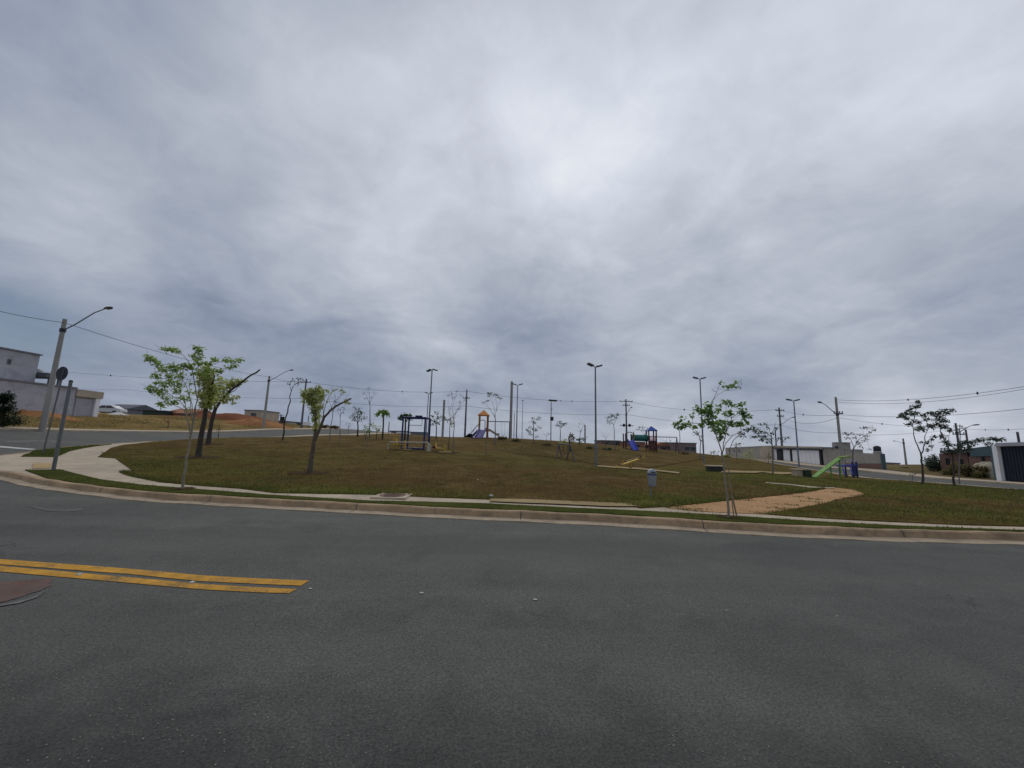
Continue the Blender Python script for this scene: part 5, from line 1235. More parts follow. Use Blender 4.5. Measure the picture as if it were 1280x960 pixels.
def tree(label, u, d, limbs, clumps, bark='bark', leaf='leaf_mid', size=.08, cat='tree', name='tree', group='young park trees', spread=.5, off=KERB, twig=.006, dens=1.0, seed=0, vb=None, twigs=0, droop=.25):
    rnd = random.Random(seed * 7 + int(u * 13))
    g = P(u, vb, off) if vb else G(u, d, off); d = g.y; s = d / 480
    t = thing(name, label, cat, g, group)
    nodes = []                           # (u, v, dd)
    mb = MB(); first = True
    for limb in limbs:
        pts, r0, r1 = limb[:3]
        if first:
            P3 = [g - Vector((0, 0, .15))] + [at(a, b, d) for a, b in pts[1:]] if True else None
            if len(P3) < 2: P3.append(g)
            for a, b in pts[1:]: nodes.append((a, b, 0.0))
            P3 = [P3[0], g + Vector((0, 0, .03))] + P3[1:]
            rr = [r0 * 1.35, r0 * 1.15] + [r0 + (r1 - r0) * (i + 1) / (len(pts) - 1) for i in range(len(pts) - 1)]
            first = False
        else:
            a0 = pts[0]; nn = min(nodes, key=lambda q: (q[0] - a0[0]) ** 2 + (q[1] - a0[1]) ** 2); dd0 = nn[2]
            L = math.dist(pts[0], pts[-1]) * s; dd1 = dd0 + rnd.uniform(-1, 1) * spread * L
            P3 = []; rr = []
            for i, (a, b) in enumerate(pts):
                f = i / (len(pts) - 1); dd = dd0 + (dd1 - dd0) * f
                P3.append(at(a, b, d + dd)); rr.append(r0 + (r1 - r0) * f)
                nodes.append((a, b, dd))
        # refine with a little wander so limbs are not ruled lines
        Q = [P3[0]]; QR = [rr[0]]
        for i in range(len(P3) - 1):
            L = (P3[i + 1] - P3[i]).length
            for k in (1 / 3, 2 / 3):
                Q.append(P3[i].lerp(P3[i + 1], k) + Vector((rnd.gauss(0, 1), rnd.gauss(0, 1), rnd.gauss(0, .5))) * L * .018); QR.append(rr[i] + (rr[i + 1] - rr[i]) * k)
            Q.append(P3[i + 1]); QR.append(rr[i + 1])
        mb.tube(Q, QR, 7 if r0 > .02 else 5)
    pts = []
    for c in clumps:
        cu, cv, ru, rv, n = c[:5]
        nn = min(nodes, key=lambda q: (q[0] - cu) ** 2 + (q[1] - cv) ** 2)
        dd = nn[2] + rnd.uniform(-.5, .5) * max(ru, 3) * s
        ctr = at(cu, cv, d + dd); root = at(nn[0], nn[1], d + nn[2])
        if twig and (ctr - root).length > .05: mb.tube([root, root.lerp(ctr, .55) + Vector((0, 0, .02)), ctr], [twig * 1.6, twig, twig * .6], 4)
        n = int(n * dens); q = rng.normal(0, .48, (n, 3)); m = np.linalg.norm(q, axis=1); q[m > 1.1] *= (1.0 / m[m > 1.1])[:, None]
        pts.append(q * (ru * s, max(ru, rv) * s * .9, rv * s) + np.array(ctr))
    for _ in range(twigs):               # bare twigs at the limb ends
        nn = rnd.choice(nodes[len(nodes) // 4:]); a = at(nn[0], nn[1], d + nn[2])
        b = a + Vector((rnd.gauss(0, 1), rnd.gauss(0, 1), abs(rnd.gauss(.6, .6)))) * rnd.uniform(3, 8) * s
        mb.tube([a, a.lerp(b, .5) + Vector((0, 0, -.02)), b], [twig * 1.4, twig, twig * .5], 4)
    mb.build('trunk', M[bark], t)
    if pts: leaves_mesh('crown', np.concatenate(pts), size, M[leaf], t, droop)
    return t

# front sapling on the left verge: slim pale trunk, fan of limbs, loose light leaves
c1 = []
for (u, v) in ((186, 447), (191, 450), (188, 486), (195, 489), (202, 492), (206, 482), (212, 470), (205, 462), (199, 456), (216, 458), (214, 478), (222, 488), (209, 498), (217, 503), (202, 505), (226, 470), (221, 463), (229, 458), (196, 470), (199, 479), (230, 498), (224, 480)):
    c1.append((u, v, 6.0, 4.6, 46))
for (u, v) in ((207, 436), (214, 437), (221, 438), (244, 434), (250, 436), (249, 441), (242, 445), (250, 448), (246, 455), (240, 460), (254, 454), (236, 457), (252, 467), (245, 467), (262, 454), (283, 450), (291, 451), (299, 450), (268, 450), (287, 459), (293, 457), (270, 463), (276, 465), (262, 470), (258, 462)):
    c1.append((u, v, 4.8, 3.1, 26))
for (u, v) in ((240, 480), (245, 490), (237, 490), (232, 510), (238, 500)): c1.append((u, v, 5, 3, 12))
T1 = tree('slim pale sapling with a wide loose light green crown on the front left verge', 228, 10, [
    ([(228, 612), (231, 590), (235, 565), (238, 545), (241, 532), (243, 522)], .030, .020),
    ([(239, 540), (234, 522), (228, 511), (217, 506), (206, 503)], .012, .005), ([(243, 522), (233, 511), (222, 499), (205, 488), (190, 484)], .012, .004),
    ([(238, 545), (233, 515), (231, 500), (220, 487), (205, 464), (184, 446)], .013, .004), ([(241, 532), (240, 505), (232, 480), (215, 458)], .012, .004),
    ([(243, 522), (247, 500), (243, 477), (240, 461), (236, 452), (228, 443), (206, 436)], .014, .004), ([(243, 522), (248, 490), (249, 470), (247, 448), (248, 434)], .014, .004),
    ([(249, 475), (262, 456), (280, 451), (300, 450)], .008, .003), ([(249, 490), (263, 474), (275, 463), (293, 457)], .008, .003), ([(239, 520), (237, 495), (236, 475)], .01, .004), ([(244, 521), (252, 505), (258, 490)], .009, .004)],
    c1, 'pale_bark', 'leaf_light', .078, vb=612, group='young park trees', spread=.45, seed=1, twig=.004, dens=1.4, twigs=40)
tree('dark tree with a narrow yellow green crown, nearer of the two close-set trees', 248, 18, [
    ([(248, 572), (250, 555), (254, 532), (257, 512), (258, 500)], .12, .085), ([(256, 512), (254, 495), (256, 475), (258, 458)], .06, .02), ([(257, 508), (262, 490), (268, 470), (262, 460)], .06, .02), ([(257, 503), (268, 495), (276, 484)], .05, .02)],
    [(u, v, 6.5, 7.5, 90) for u, v in ((257, 462), (261, 470), (255, 474), (264, 480), (258, 485), (254, 493), (262, 495), (266, 488), (260, 503), (256, 505), (266, 500))],
    'dark_bark', 'leaf_yellow', .16, seed=2, vb=572, dens=1.4, droop=.7)
tree('dark trunked tree with a long bare sloping limb, further of the two close-set trees', 260, 24, [
    ([(260, 556), (262, 540), (266, 522), (270, 508)], .13, .10), ([(270, 510), (280, 496), (292, 485), (308, 473), (325, 462)], .09, .045), ([(269, 512), (268, 500), (270, 490)], .07, .03), ([(285, 492), (294, 488), (302, 477)], .03, .012), ([(272, 505), (284, 500), (296, 497)], .03, .01)],
    [(u, v, 7, 6, 60) for u, v in ((274, 484), (280, 488), (286, 481), (292, 478), (272, 494), (282, 495), (268, 498), (276, 476), (297, 476))] + [(u, v, 3.5, 2, 12) for u, v in ((290, 499), (297, 496), (281, 502), (293, 503), (305, 476))],
    'dark_bark', 'leaf_yellow', .17, seed=3, vb=556, dens=1.5, droop=.7)
tree('forked tree with one drooping pale green crown and one bare limb on the lawn', 387, 14, [
    ([(386.5, 592), (389, 575), (392, 556), (393, 549)], .088, .066), ([(393, 551), (394, 535), (395, 522), (395, 512)], .065, .04), ([(394, 549), (401, 533), (405, 522), (412, 514), (425, 505), (439, 498)], .055, .026),
    ([(395, 515), (390, 505), (384, 497), (379, 494)], .02, .007), ([(395, 513), (397, 500), (397, 490)], .02, .008), ([(396, 514), (402, 503), (404, 496)], .02, .007),
    ([(403, 526), (406, 510), (409, 500), (415, 490), (421, 487)], .014, .005), ([(405, 520), (403, 508), (406, 498), (408, 489)], .01, .004), ([(412, 514), (418, 502), (426, 494), (429, 488)], .01, .004), ([(417, 510), (420, 500), (418, 492)], .008, .004)],
    [(u, v, 4.4, 6.0, 80) for u, v in ((381, 497), (386, 492), (391, 490), (396, 491), (400, 497), (393, 500), (387, 503), (399, 508), (392, 510), (396, 517), (389, 497), (402, 492), (395, 505), (398, 486))] + [(u, v, 3, 4.5, 40) for u, v in ((393, 523), (396, 529), (394, 536), (398, 522), (391, 516))] + [(u, v, 3.2, 2.4, 16) for u, v in ((380, 489), (385, 487), (403, 488), (399, 484), (377, 493))] + [(u, v, 1.8, 1.3, 7) for u, v in ((377, 488), (388, 485), (408, 487), (411, 490), (406, 494), (416, 487), (421, 486), (427, 487), (430, 489), (409, 501), (434, 503), (438, 504), (433, 500))],
    'bark', 'leaf_yellow', .095, dens=1.15, seed=4, vb=592, droop=.8, twigs=10, twig=.004)
# sapling with a stake at the front kerb
c5 = [(872, 512, 5, 5, 40), (880, 515, 6, 4, 40), (887, 509, 6, 7, 60), (888, 519, 7, 6, 70), (883, 525, 6, 4, 45), (892, 530, 7, 5, 60), (900, 528, 6, 4, 45), (857, 531, 7, 3, 40), (846, 530, 4, 2.5, 20), (850, 534, 6, 2.2, 24), (853, 524, 3, 2.6, 14),
      (911, 517, 5, 4.5, 40), (908, 502, 7, 2, 26), (913, 504, 4, 2.6, 18), (927, 514, 5, 3.5, 32), (930, 520, 4, 4.5, 30), (925, 529, 4, 2.6, 20), (920, 530, 6, 3, 34), (912, 528, 5, 3, 30), (903, 540, 6, 5, 46), (900, 547, 5, 3.5, 26), (895, 538, 4, 2.8, 20),
      (918, 508, 3, 2.4, 12), (926, 505, 4, 1.8, 14), (901, 478, 2.6, 1.6, 9), (910, 484, 4, 1.4, 12), (915, 481, 2.4, 1.3, 8), (921, 478, 2.2, 1.1, 8), (919, 483, 2.2, 1, 7), (864, 520, 2.6, 2, 10), (898, 512, 3, 2, 12), (900, 508, 3, 1.6, 10), (936, 521, 3, 1.3, 8), (931, 528, 4, 1.3, 10), (896, 535, 4, 3, 20), (907, 535, 4, 3, 18), (868, 534, 4, 2, 14), (877, 531, 4, 2, 14)]
tree('sapling with big loose green leaves and a leaning stake at the front kerb', 911, 8.5, [
    ([(911, 648), (909, 620), (906, 595), (904, 575), (902, 566)], .024, .018), ([(903, 570), (898, 552), (894, 540), (889, 522), (886, 508)], .014, .006), ([(903, 568), (906, 548), (910, 534), (915, 522), (926, 514)], .011, .004), ([(894, 540), (882, 529), (866, 529), (845, 531)], .008, .003),
    ([(888, 515), (891, 500), (896, 490), (901, 478)], .006, .003), ([(889, 503), (897, 493), (908, 488), (926, 486)], .005, .002), ([(903, 567), (908, 553), (916, 544), (926, 540), (934, 536)], .008, .004), ([(898, 552), (903, 540), (906, 528), (908, 503)], .007, .003), ([(886, 520), (878, 515), (871, 512)], .006, .003), ([(915, 530), (924, 529), (932, 522)], .005, .002)],
    c5, 'pale_bark', 'leaf_mid', .072, vb=648, seed=5, twig=.003, dens=1.5, twigs=24)
tree('dark leaved branch sapling crossing right behind the staked front sapling', 917, 9.5, [
    ([(917, 645), (914, 610), (910, 580), (912, 562)], .012, .009), ([(912, 562), (917, 550), (926, 542), (938, 537), (947, 537)], .008, .004), ([(922, 546), (930, 545), (928, 550)], .005, .003)],
    [(933, 537, 6, 2.6, 34), (945, 537, 6, 3, 40), (941, 534, 5, 2, 20), (928, 543, 4, 3.2, 26), (925, 540, 3, 2, 12)], 'pale_bark', 'leaf_grey', .055, seed=6, vb=645, twig=.003)
g1 = P(921.5, 646); t = thing('tree_stake', 'raw wooden stake leaning against the front kerb sapling', 'stake', g1)
MB().tube([g1 - Vector((0, 0, .05)), at(912, 604, g1.y - .15)], [.016, .014], 7).build('stake', M['wood'], t)
MB().tube([at(909, 624, g1.y - .12), at(917, 624, g1.y - .08)], .006, 5).build('tie', M['rubber'], t)

# smaller trees across the park: (label, u, depth, trunk, limbs, clumps, materials)
tree('tall thin crooked tree with a tiny leafy top beside the left pavement', 353, 32, [([(352, 553), (357, 522), (363, 502), (362, 496), (366, 483)], .06, .025), ([(366, 484), (372, 478), (376, 473)], .02, .008), ([(364, 490), (362, 480), (367, 474)], .02, .008)],
     [(u, v, 3.4, 1.6, 15) for u, v in ((362, 480), (367, 476), (373, 473), (377, 474), (370, 480), (376, 478))], 'dark_bark', 'leaf_grey', .13, seed=11)
tree('bare twiggy tree on the crest right behind the forked tree', 412, 34, [([(412, 553), (413, 535), (416, 515)], .04, .025), ([(416, 515), (421, 502), (428, 493)], .02, .006), ([(416, 515), (412, 503), (410, 492)], .02, .006), ([(418, 508), (425, 503), (432, 500)], .014, .005)], [(u, v, 2.4, 1.3, 8) for u, v in ((410, 492), (427, 492), (432, 499), (420, 503))], 'grey_twig', 'leaf_grey', .12, seed=12, twigs=14)
tree('thin staked twig of a tree with hardly any leaves, left of the round dark crown', 425, 32, [([(425, 552), (425, 530), (426, 516)], .03, .015), ([(425, 522), (422, 513), (424, 506)], .012, .004), ([(425, 520), (430, 511), (433, 503)], .012, .004)], [(u, v, 2.4, 1.4, 8) for u, v in ((424, 511), (430, 510), (428, 516))], 'grey_twig', 'leaf_grey', .12, seed=13, twigs=8)
tree('small tree with a round dark green crown on the crest', 447, 45, [([(447, 545), (447.5, 535), (447, 528)], .09, .06), ([(447, 529), (443, 521), (441, 516)], .04, .015), ([(447, 529), (451, 520), (453, 516)], .04, .015), ([(447, 529), (447, 515), (448, 510)], .04, .015)], [(u, v, 4, 3, 26) for u, v in ((440, 521), (444, 516), (448, 512), (452, 516), (455, 522), (446, 521), (451, 524), (442, 525), (448, 518), (444, 510))], 'dark_bark', 'leaf_dark', .2, seed=14)
tree('tall bare tree with a pale twiggy top left of the small palm', 462, 42, [([(462, 545), (462.5, 520), (462, 502)], .06, .03), ([(462, 505), (459, 497), (456, 492)], .02, .006), ([(462, 505), (466, 496), (470, 492)], .02, .006), ([(462, 502), (462, 492), (460, 484)], .02, .006)], [(u, v, 2.5, 1.4, 8) for u, v in ((458, 498), (464, 497), (468, 491), (460, 485), (455, 493))], 'grey_twig', 'leaf_grey', .13, seed=15, twigs=16)
def palm(label, u, d, ub, vb_, ut, vt, n, L, seed, mat='leaf_mid'):
    g = G(u, d); rnd = random.Random(seed); s = d / 480; t = thing('palm_tree', label, 'palm', g, 'young park palms'); top = at(ut, vt, d)
    MB().tube([g - Vector((0, 0, .2)), g.lerp(top, .5) + Vector((.03, 0, 0)), top], [.11, .08, .07], 8).build('trunk', M['dark_bark'], t)
    C = []
    for i in range(n):
        an = 2 * math.pi * i / n + rnd.uniform(-.3, .3)
        for k in range(34):
            f = rnd.random(); r = f * L * s; z = (.55 * f - 1.15 * f * f) * L * s
            C.append(top + Vector((math.cos(an) * r + rnd.gauss(0, .07), math.sin(an) * r + rnd.gauss(0, .07), z + rnd.gauss(0, .06))))
    leaves_mesh('crown', [tuple(c) for c in C], .26, M[mat], t, .9)
palm('small palm with drooping light green fronds left of the navy exercise frame', 478, 40, 0, 0, 479.5, 514, 9, 8.5, 21)
palm('ragged little palm right behind the navy exercise frame', 505.5, 36, 0, 0, 507, 519, 8, 8.0, 22, 'leaf_dark')
tree('low pale green bush on the crest left of the small palm', 457, 40, [([(459, 544), (459, 538)], .04, .02)], [(u, v, 4.5, 3.2, 34) for u, v in ((457, 534), (461, 538), (464, 531), (459, 541))], 'dark_bark', 'leaf_mid', .17, 'bush', 'bush', None, seed=23)
tree('low yellowish bush at the foot of the small palm', 471, 40, [([(471, 544), (471, 538)], .04, .02)], [(u, v, 3.6, 4, 34) for u, v in ((469, 534), (472, 538), (474, 535))], 'dark_bark', 'leaf_yellow', .17, 'bush', 'bush', None, seed=24)
tree('little tree with a clumpy dark crown between the lamp and the stub pole', 545, 42, [([(545.5, 547), (545.5, 535), (545, 528)], .06, .04), ([(545, 530), (540, 525), (537, 523)], .03, .01), ([(545, 529), (547, 518), (546, 516)], .03, .01), ([(545, 530), (553, 525), (558, 525)], .03, .01)], [(u, v, 3.6, 2.3, 26) for u, v in ((540, 520), (538, 524), (546, 516), (548, 522), (556, 523), (560, 525), (543, 526), (547, 529), (551, 521), (541, 530))], 'dark_bark', 'leaf_dark', .18, seed=25)
tree('bare many branched tree with whitish forks and few leaves left of the play tower', 567, 27, [([(565.5, 566), (567, 550), (568, 530), (567, 522)], .03, .022), ([(567, 524), (562, 516), (560, 505), (560, 494)], .015, .005), ([(567, 523), (566, 508), (570, 495), (571, 489)], .015, .005), ([(567, 523), (573, 512), (577, 503), (582, 499)], .015, .005), ([(569, 518), (575, 505), (577, 494)], .012, .004), ([(563, 512), (566, 500), (564, 492)], .01, .004), ([(573, 512), (580, 506), (584, 502)], .01, .003)],
     [(u, v, 2, 1.2, 8) for u, v in ((560, 494), (565, 492), (571, 489), (577, 494), (582, 500), (568, 497), (574, 502), (563, 530), (566, 529))], 'grey_twig', 'leaf_grey', .09, seed=26, twigs=34, vb=566, twig=.005)
tree('thin trunk with a small pale leaf tuft in front of the bare branched tree', 561, 30, [([(560.5, 560), (562, 540), (563, 522)], .035, .02), ([(563, 524), (561, 515), (562, 508)], .012, .005), ([(563, 524), (568, 518), (570, 512)], .012, .005)], [(u, v, 2.4, 3, 16) for u, v in ((564, 529), (566, 527), (565, 532))], 'bark', 'leaf_yellow', .12, seed=27, twigs=12)
tree('tall open tree with flat dark leaf tufts right of the play tower', 619, 36, [([(619, 551), (619, 535), (619, 522)], .05, .035), ([(619, 523), (613, 512), (607, 505)], .025, .008), ([(619, 522), (617, 508), (612, 495)], .02, .007), ([(619, 522), (621, 506), (619, 496)], .02, .007), ([(620, 515), (624, 505), (626, 499)], .018, .006)], [(u, v, 3.2, 1.5, 20) for u, v in ((611, 491), (614, 492), (619, 494), (624, 497), (626, 498), (605, 503), (610, 501), (612, 495), (621, 493))], 'grey_twig', 'leaf_dark', .13, seed=28, twigs=10)
tree('small tree with layered leaf tufts at the crest between lamp and solar lamp', 667, 40, [([(667, 554), (667, 540), (667, 525)], .05, .03), ([(667, 545), (662, 541), (658, 539)], .02, .008), ([(667, 540), (671, 536), (675, 534)], .02, .008), ([(667, 528), (671, 525), (674, 523)], .02, .008)], [(u, v, 3, 1.7, 20) for u, v in ((666, 522), (665, 527), (672, 524), (674, 522), (669, 529), (663, 534), (661, 540), (664, 543), (670, 538), (674, 534), (671, 546), (667, 536), (660, 537))], 'grey_twig', 'leaf_dark', .15, seed=29)
tree('little tree with a flat umbrella crown right of the solar lamp', 700.5, 44, [([(700.5, 554), (700.5, 540), (700, 533)], .05, .03), ([(700, 534), (697, 531), (695, 531)], .02, .01), ([(700, 534), (704, 531), (706, 530)], .02, .01)], [(u, v, 3.2, 1.5, 22) for u, v in ((697, 532), (700, 529.5), (704, 530.5), (702, 532.5), (706, 529.5), (700, 527))], 'grey_twig', 'leaf_dark', .16, seed=30)
tree('bare little tree with pale twigs left of the short dark post', 724, 48, [([(724, 556), (725, 545), (726, 538)], .04, .025), ([(726, 540), (723, 533), (724, 530)], .015, .005), ([(726, 540), (729, 533), (731, 531)], .015, .005)], [], 'grey_twig', 'leaf_grey', .12, seed=31, twigs=26)
tree('low dark green bush below the bare little tree', 725, 46, [([(725, 556), (725, 550)], .04, .02)], [(u, v, 4, 2.2, 30) for u, v in ((722, 549), (727, 549), (730, 548), (725, 552))], 'dark_bark', 'leaf_dark', .18, 'bush', 'bush', None, seed=32)
tree('arching dark cycad-like plant above the timber swing', 713.5, 36, [([(714, 557), (711, 548), (713, 543), (716, 545), (717, 550)], .07, .05)], [(u, v, 2.4, 3, 26) for u, v in ((712, 546), (714, 543), (716, 547), (713, 550), (716, 551))], 'dark_bark', 'leaf_olive', .16, 'plant', 'arching_plant', None, seed=33)
tree('small pale bush beside the timber swing', 704, 36, [([(704, 557), (704, 552)], .03, .02)], [(u, v, 4, 2.4, 26) for u, v in ((702, 552), (707, 550), (705, 554))], 'dark_bark', 'leaf_yellow', .16, 'bush', 'bush', None, seed=34)
tree('slim tree with one clumpy leaf head left of the transformer pole', 769, 44, [([(769, 558), (768, 542), (767, 530)], .045, .025), ([(767, 531), (763, 526), (760, 526)], .02, .008), ([(767, 531), (771, 523), (772, 519)], .02, .008)], [(u, v, 3, 1.9, 24) for u, v in ((760, 527), (759, 522), (763, 521), (766, 525), (770, 522), (772, 518), (764, 518.5), (767, 520), (763, 529))], 'grey_twig', 'leaf_dark', .15, seed=35)
tree('tree with a thin crown behind the green tunnel', 806, 60, [([(806, 560), (806, 548), (806, 542)], .06, .04), ([(806, 544), (801, 538), (799, 535)], .025, .01), ([(806, 544), (811, 538)], .025, .01)], [(u, v, 3.4, 1.7, 20) for u, v in ((800, 534), (804, 534), (803, 538), (807, 540), (810, 536), (798, 537))], 'grey_twig', 'leaf_grey', .18, seed=36)
tree('slim tree with a dark flat leaf head left of the lamp behind the front sapling', 850, 48, [([(850.5, 568), (850, 548), (849.5, 538)], .05, .03), ([(849.5, 539), (845, 535)], .02, .01), ([(849.5, 539), (853, 534)], .02, .01)], [(u, v, 3.4, 1.6, 20) for u, v in ((845, 534), (849, 536), (853, 535), (847, 532))], 'grey_twig', 'leaf_dark', .16, seed=37)
tree('drooping blue grey little tree just left of the lamp behind the front sapling', 874, 44, [([(877, 568), (876, 552), (873, 543)], .05, .03), ([(873, 544), (869, 541)], .02, .01)], [(u, v, 3.2, 2.2, 24) for u, v in ((869, 540), (873, 541), (875, 546), (877, 551), (871, 543))], 'grey_twig', 'leaf_grey', .16, seed=38)
tree('feathery tree with drooping sprays in front of the white gate', 966, 24, [([(966, 592), (966, 570), (965, 555), (964, 545)], .045, .025), ([(965, 556), (958, 548), (948, 545), (940, 546)], .02, .006), ([(964, 546), (957, 540), (952, 531)], .018, .006), ([(964, 546), (967, 537), (970, 528)], .018, .006), ([(966, 560), (974, 548), (982, 546)], .015, .005), ([(964, 548), (961, 535), (959, 528)], .015, .005)],
     [(u, v, 5, 1.8, 32) for u, v in ((943, 546), (949, 545), (955, 545), (952, 550), (958, 549), (946, 541), (956, 541), (961, 553))] + [(u, v, 2.6, 1.6, 14) for u, v in ((951, 530), (956, 530), (960, 535), (966, 541), (970, 535), (980, 548), (985, 547), (972, 548), (978, 552), (965, 549))], 'grey_twig', 'leaf_dark', .12, seed=39)
tree('yellowish thin shrub on the verge of the right street', 937, 46, [([(938, 575), (937.5, 565)], .03, .02)], [(u, v, 3.6, 3.6, 30) for u, v in ((936, 567), (939, 564), (934, 571), (940, 571), (930, 569))], 'grey_twig', 'leaf_yellow', .17, 'bush', 'bush', None, seed=40)
tree('olive thin tree on the verge left of the yellowish shrub', 921, 48, [([(921, 573), (921, 562), (921, 555)], .04, .02), ([(921, 558), (917, 555)], .015, .006), ([(921, 558), (925, 554)], .015, .006)], [(u, v, 3.4, 1.8, 18) for u, v in ((918, 556), (922, 554), (925, 555), (920, 559))], 'grey_twig', 'leaf_olive', .16, seed=41)
tree('scrubby olive bush at the crest behind the front sapling', 892, 46, [([(892, 573), (892, 566)], .03, .02)], [(u, v, 4, 2.4, 26) for u, v in ((889, 566), (894, 565), (892, 570), (897, 569))], 'grey_twig', 'leaf_olive', .16, 'bush', 'bush', None, seed=42)
tree('dark red brown shrub beside the feathery tree', 961, 44, [([(961, 577), (961, 571)], .03, .02)], [(u, v, 2.6, 3, 24) for u, v in ((960, 570), (962, 572), (961, 567))], 'grey_twig', 'leaf_olive', .16, 'bush', 'bush', None, seed=43)
tree('sparse tree with scattered single leaf tufts left of the open field', 1066, 30, [([(1066, 594), (1066, 575), (1066, 563), (1068, 558)], .06, .04), ([(1068, 559), (1072, 551), (1080, 545), (1092, 538)], .03, .006), ([(1068, 559), (1064, 550), (1058, 543)], .025, .007), ([(1072, 552), (1078, 553), (1084, 551)], .02, .006), ([(1070, 554), (1070, 545), (1067, 542)], .018, .006)],
     [(u, v, 3, 1.4, 16) for u, v in ((1055, 541), (1060, 543), (1059, 548), (1066, 542), (1069, 547), (1075, 543), (1078, 535), (1082, 534.5), (1088, 534), (1093, 537), (1081, 547), (1085, 545), (1079, 551), (1084, 549), (1073, 555), (1087, 562), (1076, 559), (1087, 541))] + [(1072, 553, 3, 2.2, 24)], 'grey_twig', 'leaf_dark', .12, seed=44)
tree('forked tree with two leafy heads, left of the two trees on the right lawn', 1153, 20, [([(1153, 606), (1153, 585), (1152, 572), (1151, 566)], .05, .035), ([(1151, 567), (1147, 557), (1142, 543), (1141, 533), (1143, 520)], .03, .010), ([(1152, 567), (1156, 555), (1156, 545), (1160, 537)], .028, .009), ([(1142, 535), (1136, 525), (1129, 518)], .012, .004), ([(1143, 524), (1145, 510), (1147, 503)], .012, .004), ([(1155, 556), (1159, 554), (1164, 552)], .008, .003)],
     [(u, v, 3.6, 2.4, 30) for u, v in ((1129, 518), (1126, 520), (1133, 523), (1137, 513), (1142, 509), (1147, 508), (1148, 503), (1140, 518), (1145, 516), (1136, 530), (1142, 526), (1148, 528), (1150, 534), (1155, 519), (1158, 524), (1153, 537), (1163, 532), (1147, 537), (1133, 517))] + [(u, v, 2.6, 1.2, 12) for u, v in ((1152, 553), (1159, 553), (1165, 549), (1160, 562), (1168, 545), (1164, 558))], 'dark_bark', 'leaf_grey', .11, seed=45, vb=606, dens=2.0)
tree('large headed dark tree with trailing sprays, right of the two trees on the right lawn', 1193, 20, [([(1193, 607), (1192, 585), (1191, 572), (1189, 562)], .05, .035), ([(1190, 568), (1183, 555), (1177, 545), (1174, 530), (1175, 518)], .03, .01), ([(1176, 535), (1170, 524), (1163, 517)], .012, .004), ([(1175, 522), (1182, 516), (1190, 513)], .012, .004), ([(1190, 566), (1200, 558), (1215, 554), (1230, 550), (1250, 549)], .022, .006), ([(1186, 560), (1186, 547), (1188, 538)], .015, .005), ([(1200, 558), (1200, 552), (1196, 550)], .01, .004), ([(1215, 554), (1222, 548), (1230, 546)], .01, .004)],
     [(u, v, 4.2, 2.8, 34) for u, v in ((1163, 516), (1168, 518), (1173, 517), (1178, 514), (1184, 516), (1190, 513), (1170, 525), (1176, 522), (1181, 526), (1172, 530), (1165, 534), (1176, 533), (1182, 533), (1187, 538), (1178, 545), (1181, 552), (1186, 556))] + [(u, v, 5, 2.3, 30) for u, v in ((1198, 556), (1204, 553), (1196, 562), (1203, 560), (1210, 562), (1216, 556), (1221, 551), (1227, 549), (1209, 552), (1200, 565), (1239, 548), (1245, 550), (1250, 549), (1236, 555), (1190, 564), (1183, 562))], 'dark_bark', 'leaf_grey', .11, seed=46, vb=607, dens=2.0)
tree('dark shrub with a little bare trunk next to the right lawn tree', 1199, 26, [([(1199, 596), (1199, 580), (1200, 550), (1200, 533)], .03, .018), ([(1200, 540), (1196, 534)], .012, .005), ([(1200, 540), (1207, 536)], .012, .005)], [(u, v, 3, 1.4, 14) for u, v in ((1196, 533), (1200, 532), (1204, 535), (1198, 537))], 'grey_twig', 'leaf_grey', .11, seed=47)
# scrub on the empty lot across the right street
for i, (u, d, vt, w, lf, l) in enumerate(((1163, 40, 568.5, 9, 'leaf_grey', 'large round grey green bush across the right street'), (1172, 40.5, 576, 8, 'leaf_dark', 'dark bush leaning on the brick house corner'), (1189, 36, 579, 10, 'leaf_olive', 'brown scrub bush in front of the low brick house'),
                                          (1208, 34.5, 580, 10, 'leaf_olive', 'dry scrub bush between the brick house and the sand pile'), (1226, 33.5, 582, 8, 'leaf_olive', 'dry bush standing in front of the pale sand pile'), (1128, 60, 584.5, 7, 'leaf_dark', 'low green bush on the open field by the leaning pole'))):
    s_ = d / 480; g = G(u, d, .12); hv = (z_at(g, u, vt) - g.z) / s_
    vbm = 480 + (-(CI @ (g - EYE)).y / -(CI @ (g - EYE)).z) * -480 * -1 if False else None
    q = CI @ (g - EYE); vb_ = 480 - 480 * q.y / -q.z
    rnd = random.Random(i)
    cl_ = [(u + rnd.uniform(-w, w) * .8, vb_ - hv * rnd.uniform(.15, .85), w * .42, hv * .3, 130) for _ in range(11)]
    tree(l, u, d, [([(u, vb_), (u + .5, vb_ - hv * .4), (u + 1, vb_ - hv * .6)], .05, .02), ([(u, vb_ - 1), (u - w * .4, vb_ - hv * .6)], .03, .01), ([(u, vb_ - 1), (u + w * .5, vb_ - hv * .6)], .03, .01)], cl_, 'dark_bark', lf, .15, 'bush', 'bush', 'scrub bushes across the right street', seed=60 + i, off=.12, twigs=16)
# dark conical bush at the left edge
g = G(2, 25, .14); q = CI @ (g - EYE); vb_ = 480 - 480 * q.y / -q.z
cl_ = []
for k in range(60):
    f = random.random(); a = random.uniform(-1, 1); cl_.append((8 - 8 + a * (27 - 17 * f) + 2, vb_ - 2 - f * (vb_ - 497), 7 - 3 * f, 5, 75))
tree('dense dark evergreen bush at the left edge below the grey house', 2, 25, [([(2, vb_), (3, vb_ - 12), (5, vb_ - 30)], .1, .04)], cl_, 'dark_bark', 'leaf_bush', .13, 'bush', 'evergreen_bush', None, seed=80, off=.14)
